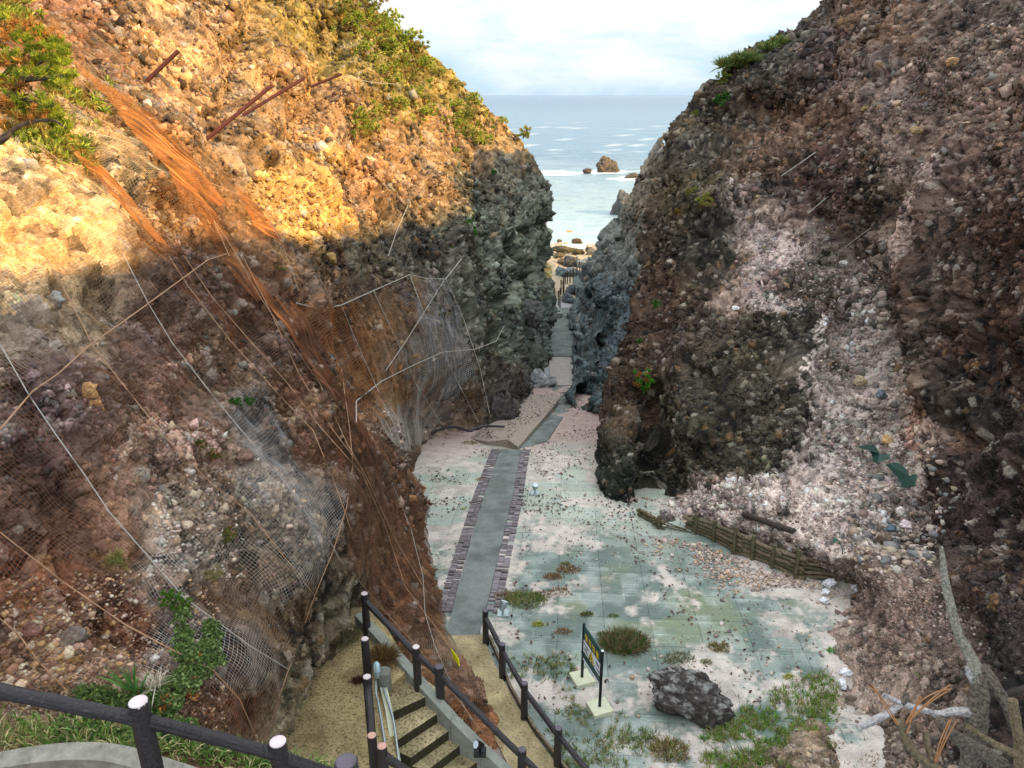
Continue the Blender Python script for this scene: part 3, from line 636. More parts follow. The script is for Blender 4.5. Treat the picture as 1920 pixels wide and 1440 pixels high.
def spline(pts, k=4):
    pts = [Vector(p) for p in pts]; out = []
    for i in range(len(pts)-1):
        a = pts[max(i-1,0)]; b = pts[i]; c = pts[i+1]; d = pts[min(i+2,len(pts)-1)]
        for j in range(k):
            t = j/k; out.append(.5*((2*b)+(c-a)*t+(2*a-5*b+4*c-d)*t*t+(3*b-a-3*c+d)*t**3))
    out.append(pts[-1]); return out
def lin(pts, k):
    out = []
    for a,b in zip(pts[:-1],pts[1:]):
        for j in range(k): out.append(tuple(np.array(a)+(np.array(b)-np.array(a))*j/k))
    out.append(tuple(pts[-1])); return out

# ------------------------------------------------------------------ shared materials
def speck(name, c1, c2, pore=.42):
    m, nt, b = newmat(name); L = nt.links.new
    tc = N(nt,'ShaderNodeTexCoord'); n = N(nt,'ShaderNodeTexNoise',Scale=3.2,Detail=7,Roughness=.7); v = N(nt,'ShaderNodeTexNoise',Scale=26,Detail=5,Roughness=.75); s_ = N(nt,'ShaderNodeTexNoise',Scale=1.3,Detail=5)
    for q in (n,v,s_): L(tc.outputs['Object'],q.inputs['Vector'])
    r = ramp(nt,[(.32,srgb(*c1)),(.66,srgb(*c2))]); L(n.outputs['Fac'],r.inputs[0])
    r2 = ramp(nt,[(pore-.06,(.22,.20,.17)),(pore+.05,(1,1,1))]); L(v.outputs['Fac'],r2.inputs[0])
    r3 = ramp(nt,[(.42,(.55,.56,.54)),(.56,(1,1,1))]); L(s_.outputs['Fac'],r3.inputs[0])
    m1 = N(nt,'ShaderNodeMix',data_type='RGBA',blend_type='MULTIPLY'); m1.inputs['Factor'].default_value=.9; L(r.outputs[0],m1.inputs['A']); L(r2.outputs[0],m1.inputs['B'])
    m2 = N(nt,'ShaderNodeMix',data_type='RGBA',blend_type='MULTIPLY'); m2.inputs['Factor'].default_value=.6; L(m1.outputs['Result'],m2.inputs['A']); L(r3.outputs[0],m2.inputs['B'])
    L(m2.outputs['Result'],b.inputs['Base Color']); bp = N(nt,'ShaderNodeBump',Strength=.7,Distance=.02); L(v.outputs['Fac'],bp.inputs['Height']); L(bp.outputs[0],b.inputs['Normal'])
    b.inputs['Roughness'].default_value=.92; b.inputs['Specular IOR Level'].default_value=.2
    return m
M_conc = plain('concrete', (128,132,124), .85, .22, 9, .3)
M_path = speck('path_concrete', (98,106,103), (124,130,126), .36)
M_pink = plain('dusty_concrete', (156,148,142), .9, .15, 4, .25)
M_brick = plain('brick_edging', (98,92,94), .9, .45, 12, .5)
M_sand = speck('sandy_concrete', (140,126,96), (178,164,128))
M_log = plain('log_brown_resin', (34,30,34), .42, .55, 45, 1.0, spec=.6)
M_cap = plain('post_top', (196,184,186), .7, .1, 15)
M_cap2 = plain('post_top_pink', (190,150,136), .7, .1, 15)
M_cap3 = plain('post_top_dark', (86,80,90), .7, .15, 15)
M_wood = plain('old_wood', (92,78,60), .9, .55, 16, .8, rgb2=(128,116,96))
M_wood2 = plain('mossy_wood', (74,70,52), .9, .55, 14, .8, rgb2=(104,100,76))
M_galv = plain('galvanised', (150,164,168), .4, .15, 30, .1, metal=.6)
M_black = plain('black_metal', (18,18,20), .45, .2, 20)
M_white = plain('white_plastic', (205,205,208), .6, .12, 14, .2)
M_rust = plain('rusted_steel', (84,44,38), .8, .35, 9, .3)
M_cable = plain('cable_rusty', (158,124,96), .6, .25, 6, 0)
M_cable2 = plain('cable_grey', (158,154,146), .5, .2, 6, 0)
M_green = plain('sign_green', (10,62,62), .4, .06, 5)
M_signw = plain('sign_white', (222,226,232), .4, .04, 5)
M_yel = plain('sign_yellow', (236,206,40), .45, .05, 5)
M_fluo = plain('fluorescent_yellow', (240,240,10), .6, .06, 8)
M_pad = plain('pale_pad', (182,184,160), .85, .12, 8, .2)
def attr_mat(name, rough=.8, transl=0.0, bump=0, bscale=30, vary=.25):
    m, nt, b = newmat(name); L = nt.links.new
    at = N(nt,'ShaderNodeAttribute'); at.attribute_name='alb'
    b.inputs['Roughness'].default_value = rough; b.inputs['Specular IOR Level'].default_value=.2
    if bump or vary:
        tc = N(nt,'ShaderNodeTexCoord'); n = N(nt,'ShaderNodeTexNoise',Scale=bscale,Detail=6,Roughness=.7); L(tc.outputs['Object'],n.inputs['Vector'])
        mr = N(nt,'ShaderNodeMapRange'); mr.inputs[1].default_value=.3; mr.inputs[2].default_value=.7; mr.inputs[3].default_value=1-vary; mr.inputs[4].default_value=1+vary; L(n.outputs['Fac'],mr.inputs[0])
        vm = N(nt,'ShaderNodeVectorMath',operation='SCALE'); L(at.outputs['Color'],vm.inputs[0]); L(mr.outputs[0],vm.inputs['Scale']); L(vm.outputs[0],b.inputs['Base Color'])
        if bump:
            bp = N(nt,'ShaderNodeBump',Strength=bump,Distance=.03); L(n.outputs['Fac'],bp.inputs['Height']); L(bp.outputs[0],b.inputs['Normal'])
    else: L(at.outputs['Color'],b.inputs['Base Color'])
    if transl:
        tr = N(nt,'ShaderNodeBsdfTranslucent'); L(at.outputs['Color'],tr.inputs['Color']); mx = N(nt,'ShaderNodeMixShader'); mx.inputs[0].default_value=transl
        L(b.outputs[0],mx.inputs[1]); L(tr.outputs[0],mx.inputs[2]); L(mx.outputs[0],nt.nodes['Material Output'].inputs['Surface'])
    return m
M_leaf = attr_mat('foliage', .7, .3, vary=0)
M_stone = attr_mat('stone', .9, 0, .6, 24, .35)
M_net = attr_mat('net_wire', .6, 0, 0, 3, .3)

# ------------------------------------------------------------------ paths and slabs
def strip(name, pairs, mat, dz=.012, th=.10, kind='structure', label=None, cat=None, k=8, z=None):
    m = MB(); L_ = [(G(*p[0],dz) if z is None else PZ(*p[0],z)) for p in pairs]; R_ = [(G(*p[1],dz) if z is None else PZ(*p[1],z)) for p in pairs]
    L_ = [Vector(p) for p in lin([tuple(p) for p in L_],k)]; R_ = [Vector(p) for p in lin([tuple(p) for p in R_],k)]
    if z is None:
        for p in L_+R_: p.z = zf(p.y)+dz
    n = len(L_)
    for i in range(n-1):
        m.poly([L_[i],R_[i],R_[i+1],L_[i+1]])
        m.poly([L_[i+1],L_[i+1]-Vector((0,0,th)),L_[i]-Vector((0,0,th)),L_[i]]); m.poly([R_[i],R_[i]-Vector((0,0,th)),R_[i+1]-Vector((0,0,th)),R_[i+1]])
    m.poly([L_[0],L_[0]-Vector((0,0,th)),R_[0]-Vector((0,0,th)),R_[0]]); m.poly([R_[-1],R_[-1]-Vector((0,0,th)),L_[-1]-Vector((0,0,th)),L_[-1]])
    bm = bmesh.new(); me = bpy.data.meshes.new(name); me.from_pydata([tuple(v) for v in m.v],[],m.f); bm.from_mesh(me); bmesh.ops.remove_doubles(bm,verts=bm.verts,dist=1e-5); bmesh.ops.recalc_face_normals(bm,faces=bm.faces); bm.to_mesh(me); bm.free()
    o = link(name, me, mat); return tag(o,label,cat,kind=kind)
path_pairs = [((836,1192),(897,1192)),((847,1147),(910,1147)),((867,1070),(929,1066)),((893,980),(950,976)),((906,935),(960,935)),((938,842),(977,843))]
strip('path', path_pairs, M_path, .05, .2, label='grey concrete strip path down the middle of the paved floor', cat='path')
def brick_strip(side, label, a, b):
    m = MB(); rg = random.Random(side)
    edge = [G(*p[side],.03) for p in path_pairs[a:b]]
    t = 0; pts = [Vector(p) for p in lin([tuple(p) for p in edge],24)]
    for i in range(len(pts)-1):
        d = pts[i+1]-pts[i]; Ln = d.length; d.normalize(); o = Vector((d.y,-d.x,0)).normalized()*(1 if side else -1)
        n_ = max(1,round(Ln/.11))
        for j in range(n_):
            c = pts[i]+d*Ln*(j+.5)/n_
            for lane in (0,1):
                if rg.random() < (.25 if side else .12): continue
                m.m = 1 if rg.random() < (.62 if side else .25) else 0
                cc = c+o*(.01+.075+lane*.148); cc.z = zf(cc.y)+.012+rg.uniform(-.008,.008)
                m.box(cc, o*.070, d*(Ln/n_*.47), Vector((0,0,.03)))
    tag(m.build('path_edging',[M_brick,plain('pale_brick',(122,116,120),.9,.25,10,.4)]),label,'edging',kind='structure')
brick_strip(0,'dark brick edging along the left side of the concrete path',1,6)
brick_strip(1,'dark brick edging along the right side of the concrete path',1,6)
strip('path', [((971,842),(1026,826)),((1006,800),(1050,790)),((1041,758),(1076,758))], M_path, .03, .2, label='grey concrete ramp path slanting right toward the slot', cat='path')
strip('path', [((1040,757),(1074,757)),((1034,722),(1073,722))], M_path, .02, .2, label='short grey concrete slab at the mouth of the slot', cat='path')
strip('path', [((1033,722),(1073,722)),((1029,668),(1071,668))], M_pink, .06, .3, label='pale pinkish concrete slab in the slot', cat='path')
strip('path', [((1029,668),(1073,668)),((1033,630),(1078,630)),((1037,590),(1068,588)),((1037,578),(1066,576))], M_path, .10, .4, label='narrow grey path floor deep in the slot', cat='path')
strip('path', [((1085,1560),(1190,1560)),((1000,1500),(1090,1500)),((956,1440),(1048,1440)),((926,1380),(1003,1378)),((880,1300),(962,1310)),((858,1240),(925,1240)),((838,1192),(904,1190))], M_sand, .06, .2, label='sandy yellow concrete path beside the log railing', cat='path', k=6)
# the raised gravelly slab
m = MB(); top = [G(x,y,d) for x,y,d in ((880,822,.02),(915,828,.14),(952,824,.30),(972,838,.14),(1041,758,.26),(1047,747,.30),(1043,738,.30),(985,740,.30),(950,780,.30),(905,802,.22))]
m.prism(top,.6); tag(m.build('platform', rock_mat('gravel_slab',.5,1.3) if False else plain('gravelly_slab',(140,128,118),.92,.45,22,.7)),'raised gravel covered slab left of the ramp path','platform',kind='structure')

# ------------------------------------------------------------------ landing, stairs
m = MB(); m.prism([PZ(x,y,-8.42) for x,y in ((400,1560),(500,1380),(560,1270),(600,1200),(650,1140),(702,1138),(770,1252),(726,1292),(738,1345),(745,1400),(752,1560))],.5)
tag(m.build('landing', speck('landing_concrete',(136,120,86),(180,164,122),.45)),'sandy coloured concrete landing at the head of the stairs','landing',kind='structure')
edges = [((726,1292),(770,1252),-8.42),((739,1334),(812,1300),-8.59),((746,1387),(828,1333),-8.76),((775,1417),(860,1357),-8.93),((807,1440),(884,1381),-9.10),((846,1464),(908,1420),-9.27),((880,1490),(938,1452),-9.44),((910,1526),(966,1492),-9.61),((940,1566),(996,1534),-9.78)]
st = thing('stairs','worn sandy concrete stairs turning down toward the viewer','stairs',tuple(PZ(*edges[4][0],edges[4][2])))
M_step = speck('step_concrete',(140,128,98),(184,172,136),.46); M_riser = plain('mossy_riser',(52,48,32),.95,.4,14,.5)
for i in range(1,len(edges)):
    l0,r0,z0 = edges[i-1]; l1,r1,z1 = edges[i]
    a,b,c,d = PZ(*l0,z0),PZ(*r0,z0),PZ(*r1,z1),PZ(*l1,z1); a.z = b.z = z1
    # run the tread a little under the step above and out to the side walls
    dn = (c-b).normalized(); a -= dn*.03; b -= dn*.03; w_ = (c-d).normalized()*.12; c += w_; b += w_; d -= w_*.4; a -= w_*.4
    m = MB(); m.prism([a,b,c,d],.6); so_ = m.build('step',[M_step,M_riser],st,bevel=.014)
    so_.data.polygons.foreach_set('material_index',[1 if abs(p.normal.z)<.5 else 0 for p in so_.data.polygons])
def kerb(name, pts, wd_, h, mat, parent):
    m = MB(); pts = [Vector(p) for p in pts]
    for i in range(len(pts)-1):
        a,b = pts[i],pts[i+1]; d = (b-a); d.z = 0; d.normalize(); o = Vector((-d.y,d.x,0))*wd_
        k = len(m.v); hh = Vector((0,0,h))
        m.v += [tuple(p) for p in (a-o,a+o,b+o,b-o,a-o-hh,a+o-hh,b+o-hh,b-o-hh)]
        for f in ((0,1,2,3)[::-1],(0,3,7,4)[::-1],(1,5,6,2)[::-1],(0,4,5,1)[::-1],(3,2,6,7)[::-1]): m.f.append(tuple(k+q for q in f)); m.mi.append(0)
    bm = bmesh.new(); off = parent_world(parent); me = bpy.data.meshes.new(name); me.from_pydata([tuple(Vector(v)-off) for v in m.v],[],m.f); bm.from_mesh(me); bmesh.ops.remove_doubles(bm,verts=bm.verts,dist=1e-4); bmesh.ops.recalc_face_normals(bm,faces=bm.faces); bm.to_mesh(me); bm.free()
    return link(name,me,mat,parent)
kerb('kerb',[PZ(672,1150,-8.22),PZ(706,1185,-8.26),PZ(760,1243,-8.34),PZ(802,1292,-8.5),PZ(850,1345,-8.7),PZ(905,1400,-9.0),PZ(955,1445,-9.25),PZ(1010,1500,-9.6)],.075,.9,M_conc,st)
kerb('kerb',[PZ(718,1284,-8.32),PZ(729,1330,-8.36),PZ(737,1380,-8.42),PZ(748,1450,-8.5),PZ(760,1520,-8.6)],.05,.5,M_pad,st)

# ------------------------------------------------------------------ log railings
def log_post(parent, top, h, r, cap=M_cap, seed=0, lean=(0,0)):
    rg = random.Random(seed); m = MB(); top = Vector(top); bot = top-Vector((lean[0],lean[1],h))
    n = 14; pts = [bot.lerp(top,i/n) for i in range(n+1)]
    m.tube(pts, [r*(1.03-.05*i/n) for i in range(n+1)], 26, .10, seed)
    o = m.build('post', M_log, parent, True)
    c = MB(); c.tube([top-Vector((0,0,.012)),top+Vector((0,0,.004)),top+Vector((0,0,.009))],[r*.93,r*.93,r*.86],20); ob = c.build('cap',cap,o,True)
    return o
def log_rail(parent, a, b, r, seed):
    m = MB(); a,b = Vector(a),Vector(b); n = max(10,int((b-a).length/.035)); pts = [a.lerp(b,i/n) for i in range(n+1)]
    m.tube(pts, r, 30, .15, seed); return m.build('rail', M_log, parent, True)
def dn(p,d): return Vector(p)-Vector((0,0,d))
# stair railing down the right side of the stairs
T = [PZ(683,1113,-7.6),PZ(780,1213,-7.78),PZ(823,1250,-8.02),PZ(979,1405,-8.95),PZ(1110,1530,-9.6)]
rl = thing('log_railing','brown log railing descending the far side of the stairs','railing',tuple(dn(T[1],.85)))
for i,p in enumerate(T[:4]): log_post(rl,p,(.86,.86,.95,.95)[i],(.058,.058,.068,.064)[i],(M_cap,M_cap,M_cap3,M_cap3)[i],40+i)
for i in range(4): log_rail(rl,dn(T[i],.14),dn(T[i+1],.14),.046,60+i)
# short railing on the landing
T2 = [PZ(684,1198,-7.62),PZ(688,1269,-7.62),PZ(697,1379,-7.66)]
rl = thing('log_railing','brown log railing along the edge of the sandy landing','railing',tuple(dn(T2[1],.85)))
for i,p in enumerate(T2): log_post(rl,p,.84,.06,(M_cap,M_cap,M_cap2)[i],80+i)
log_rail(rl,dn(T2[1],.13),dn(T2[2],.13),.055,88)
T3 = [PZ(716,1399,-7.7),PZ(800,1462,-8.2),PZ(900,1530,-8.8)]
rl = thing('log_railing','pink topped log post and rail starting down the near side of the stairs','railing',tuple(dn(T3[0],.85)))
log_post(rl,T3[0],.84,.064,M_cap2,91); log_post(rl,T3[2],.84,.064,M_cap3,92)
log_rail(rl,dn(T3[0],.13),dn(T3[2],.13),.052,93)
# right railing on the sandy path
T4 = [G(911,1209),G(942,1275),G(983,1352),G(1045,1440),G(1120,1535)]
rl = thing('log_railing','purple brown log railing between sandy path and green paved floor','railing',tuple(T4[2]))
for i,p in enumerate(T4): log_post(rl,p+Vector((0,0,.80)),.86,.058,M_cap3,100+i)
for i in range(4): log_rail(rl,T4[i]+Vector((0,0,.66)),T4[i+1]+Vector((0,0,.66)),.044,110+i)
# foreground railing, lower left
T5 = [PV(-160,1228,4.75),PV(259,1316,5.2),PV(521,1391,5.75),PV(800,1490,6.3)]
rl = thing('log_railing','thick black log railing crossing the lower left foreground','railing',tuple(dn(T5[1],.95)))
for i,p in enumerate(T5): log_post(rl,p,1.05,.066,M_cap,120+i,lean=(.0,.0))
for i in range(3): log_rail(rl,dn(T5[i],.15),dn(T5[i+1],.13 if i else .16),.047,130+i)
rl = thing('log_railing','nearest single log post with a purple grey top at the bottom edge','post',tuple(dn(PV(649,1428,4.5),.95)))
log_post(rl,PV(649,1428,4.5),1.0,.066,M_cap3,140)
# wooden edging board right of the sandy path
m = MB(); pts = [G(x,y,.05) for x,y in ((918,1196),(935,1235),(958,1292),(1000,1365),(1062,1445),(1130,1520))]
for a,b in zip(pts[:-1],pts[1:]):
    d = (b-a).normalized(); o = Vector((d.y,-d.x,0)).normalized(); m.box((a+b)/2, o*.02, d*((b-a).length/2+.01), Vector((0,0,.07)))
tag(m.build('edging_board',M_wood),'thin weathered board edging the sandy path below the log railing','edging')

# ------------------------------------------------------------------ lamps and conduits
c0 = PZ(711,1262,-8.14); lp = thing('bulkhead_lamp','pale blue glass lamp on a round concrete stub at the stair head','lamp',(c0.x,c0.y,-8.42))
m = MB(); m.tube([(c0.x+.07,c0.y,-8.44),(c0.x+.07,c0.y,-8.10),(c0.x+.07,c0.y,-8.09)],[.105,.105,.095],24); m.build('stub',plain('dark_concrete',(104,106,98),.9,.3,14,.4),lp,True)
lx,ly = c0.x-.02,c0.y-.05
m = MB(); m.tube([(lx,ly,-8.16),(lx,ly,-8.06),(lx,ly,-8.05)],[.055,.055,.05],16); m.build('lamp_base',M_galv,lp,True)
m = MB(); m.tube([(lx,ly,-8.05),(lx,ly,-8.00),(lx,ly,-7.95),(lx,ly,-7.91),(lx,ly,-7.895)],[.045,.05,.047,.032,.008],16); m.build('glass',plain('frosted_glass',(176,206,214),.25,.05,5),lp,True)
m = MB()
for k in range(4):
    a = k*math.pi/2; m.tube([(lx+math.cos(a)*r_,ly+math.sin(a)*r_,z_) for r_,z_ in ((.056,-8.05),(.056,-7.97),(.045,-7.91),(.012,-7.88))],.004,6)
m.build('guard',M_galv,lp)
for nm,px_,lab in (('conduit',[(705,1258,-8.16),(705,1300,-8.30),(709,1316,-8.33),(721,1390,-8.38),(732,1470,-8.44)],'upper galvanised conduit running from the pale lamp along the landing kerb'),('conduit',[(719,1290,-8.28),(734,1336,-8.33),(740,1366,-8.36),(747,1420,-8.40),(756,1500,-8.5)],'lower galvanised conduit running down beside the concrete steps')):
    m = MB(); m.tube(spline([PZ(*p) for p in px_],4),.017,10); tag(m.build(nm,M_galv,None,True),lab,'conduit')
def floor_lamp(p, d, name, label, mat, s=1):
    p = Vector(p); t = thing(name,label,'floodlight',tuple(p))
    m = MB(); m.box(p+Vector((0,0,.02*s)),Vector((.10*s,0,0)),Vector((0,.10*s,0)),Vector((0,0,.022*s))); m.build('base',mat,t,bevel=.01)
    m = MB(); m.tube([p+Vector((0,0,.04*s)),p+Vector((0,0,.13*s))],.018*s,10); m.build('bracket',mat,t,True)
    d = Vector(d).normalized(); c = p+Vector((0,0,.17*s)); m = MB(); m.tube([c-d*.08*s,c-d*.02*s,c+d*.07*s,c+d*.09*s],[.03*s,.055*s,.075*s,.07*s],16); h = m.build('head',mat,t,True)
    m = MB(); m.tube([c+d*.088*s,c+d*.094*s],.062*s,16); m.build('lens',plain('lens',(190,204,214),.2,.05,4),h,True)
floor_lamp(G(943,1152),(.3,.4,.8),'floodlight','grey floodlight on the paved floor beside the grass and path',M_galv,1.2)
floor_lamp(G(1003,926),(.1,-.3,.9),'floodlight','small white topped floodlight at the far right end of the concrete path',M_galv,1.2)
floor_lamp(PZ(900,1412,-9.02),(-.5,-.3,.4),'floodlight','small black floodlight fixed beside the lowest visible steps',M_black,.9)

# ------------------------------------------------------------------ warning sign
def text_mesh(s, size):
    c = bpy.data.curves.new('txt','FONT'); c.body = s; c.size = size; c.align_x = 'CENTER'; c.align_y = 'CENTER'; c.extrude = .0015
    o = bpy.data.objects.new('txt',c); COL.objects.link(o); dg = bpy.context.evaluated_depsgraph_get(); dg.update()
    me = bpy.data.meshes.new_from_object(o.evaluated_get(dg)); bpy.data.objects.remove(o); return me
A0, B0 = G(1091,1276), G(1124,1331); H = 1.25
sg = thing('warning_sign','falling rock warning sign on two black poles with pale square feet','sign',tuple((A0+B0)/2))
for p in (A0,B0):
    m = MB(); m.box(p+Vector((0,0,.04)),Vector((.17,.06,0)),Vector((-.06,.17,0)),Vector((0,0,.045))); m.build('footing',M_pad,sg,bevel=.008)
    m = MB(); m.tube([p+Vector((0,0,.08)),p+Vector((0,0,H-.01)),p+Vector((0,0,H))],[.026,.026,.022],14); po = m.build('pole',M_black,sg,True)
    m = MB(); m.tube([p+Vector((0,0,H)),p+Vector((0,0,H+.012))],[.024,.018],14); m.build('pole_cap',M_signw if p is B0 else M_black,po,True)
ux = (B0-A0); ux.z = 0; wS = ux.length; ux.normalize(); uz = ((B0-A0)/ (B0-A0).length); zz = Vector((0,0,1)); nn = ux.cross(zz)   # towards the viewer's left
if nn.dot(Vector((0,0,0))-A0) < 0: nn = -nn
def pan(u0,u1,v0,v1,off,mat,name,th=.004,parent=None):
    m = MB(); c = A0.lerp(B0,(u0+u1)/2)+zz*((v0+v1)/2)+nn*off; sl_ = (B0-A0)
    ex = Vector((sl_.x,sl_.y,sl_.z))*((u1-u0)/2); m.box(c,ex,nn*th,zz*((v1-v0)/2)); return m.build(name,mat,parent or sg)
vb,vt = .50,1.235
pn = pan(.03,.97,vb,vt,0,M_green,'panel',.010)
pan(.05,.95,vb+.20,vb+.44,.012,M_signw,'white_field',.003,pn)
pan(.05,.95,vb+.015,vb+.045,.012,M_signw,'white_strip',.003,pn)
def put_text(s,size,u,v,mat,name,parent=None):
    me = text_mesh(s,size); me.name = name; me.materials.clear(); me.materials.append(mat); o = link(name,me,None,pn)
    c = A0.lerp(B0,u)+zz*v+nn*.0165; sl_ = (B0-A0).normalized()
    mat4 = Matrix((ux.to_4d(),zz.to_4d(),nn.to_4d(),Vector((0,0,0,1)))).transposed(); mat4 = Matrix(((ux.x,zz.x,nn.x,0),(ux.y,zz.y,nn.y,0),(ux.z,zz.z,nn.z,0),(0,0,0,1)))
    sh = Matrix.Identity(4); sh[1][0] = sl_.z/max(1e-6,math.hypot(sl_.x,sl_.y))
    o.matrix_local = Matrix.Translation(c-parent_world(pn))@mat4@sh; return o
for k,chx in enumerate('落石注意'): put_text(chx,.135,.20+.2*k,vb+.545,M_yel,'lettering')
M_ink = plain('sign_ink',(40,52,80),.5,.05,5)
put_text('頭上注意',.055,.20,vb+.37,M_ink,'lettering'); put_text('落石の\nおそれあり',.042,.20,vb+.28,M_ink,'lettering')
put_text('危険',.075,.82,vb+.36,M_ink,'lettering'); put_text('立入注意',.05,.82,vb+.26,M_ink,'lettering')
def tri(u,v,s,mat,off,name):
    m = MB(); c = A0.lerp(B0,u)+zz*v+nn*off; a = [c+ux*(-s)-zz*s*.8,c+ux*s-zz*s*.8,c+zz*s*.95]; b = [p+nn*.002 for p in a]
    m.poly(b); 
    for i in range(3): m.poly([a[i],a[(i+1)%3],b[(i+1)%3],b[i]])
    return m.build(name,mat,pn)
tri(.5,vb+.32,.135,M_black,.0155,'triangle_border'); tri(.5,vb+.318,.112,M_yel,.0180,'triangle')
m = MB(); c = A0.lerp(B0,.5)+zz*(vb+.31)+nn*.0215
for q in ([(-.085,-.08),(-.03,-.08),(-.03,.0),(-.005,.06),(-.03,.05)],[(.0,-.02),(.03,-.03),(.045,.0),(.02,.025),(-.002,.01)],[(.02,-.075),(.06,-.08),(.07,-.05),(.04,-.035),(.018,-.05)]):
    m.poly([c+ux*x+zz*y for x,y in q])
m.build('rockfall_symbol',M_black,pn)

# fluorescent tag on the net
c = on(SL,853,1232,.32); e1 = (PV(860,1237,14)-PV(846,1217,14)); e1 = e1.normalized()
q = [PV(846,1216,13.9),PV(860,1236,13.55),PV(861,1249,13.5),PV(848,1231,13.85)]
n_ = (q[1]-q[0]).cross(q[3]-q[0]).normalized()*.006; m = MB()
m.poly(q); m.poly([p+n_ for p in reversed(q)])
for i in range(4): m.poly([q[i],q[i]+n_,q[(i+1)%4]+n_,q[(i+1)%4]])
tg = tag(m.build('warning_tag',M_fluo),'fluorescent yellow tag hanging on the rusty net','tag')
m = MB(); cc = (q[0]+q[1]+q[2]+q[3])/4; a1 = (q[1]-q[0])*.5; a2 = (q[3]-q[0])*.5; nd = n_ if n_.dot(-cc) > 0 else -n_
cc = cc+(nd*1.4 if n_.dot(-cc) > 0 else nd*.4)
m.poly([cc-a1*.5+a2*.1,cc+a1*.35-a2*.1,cc+a1*.35+a2*.3,cc-a1*.1+a2*.25]); m.build('mark',M_black,tg)
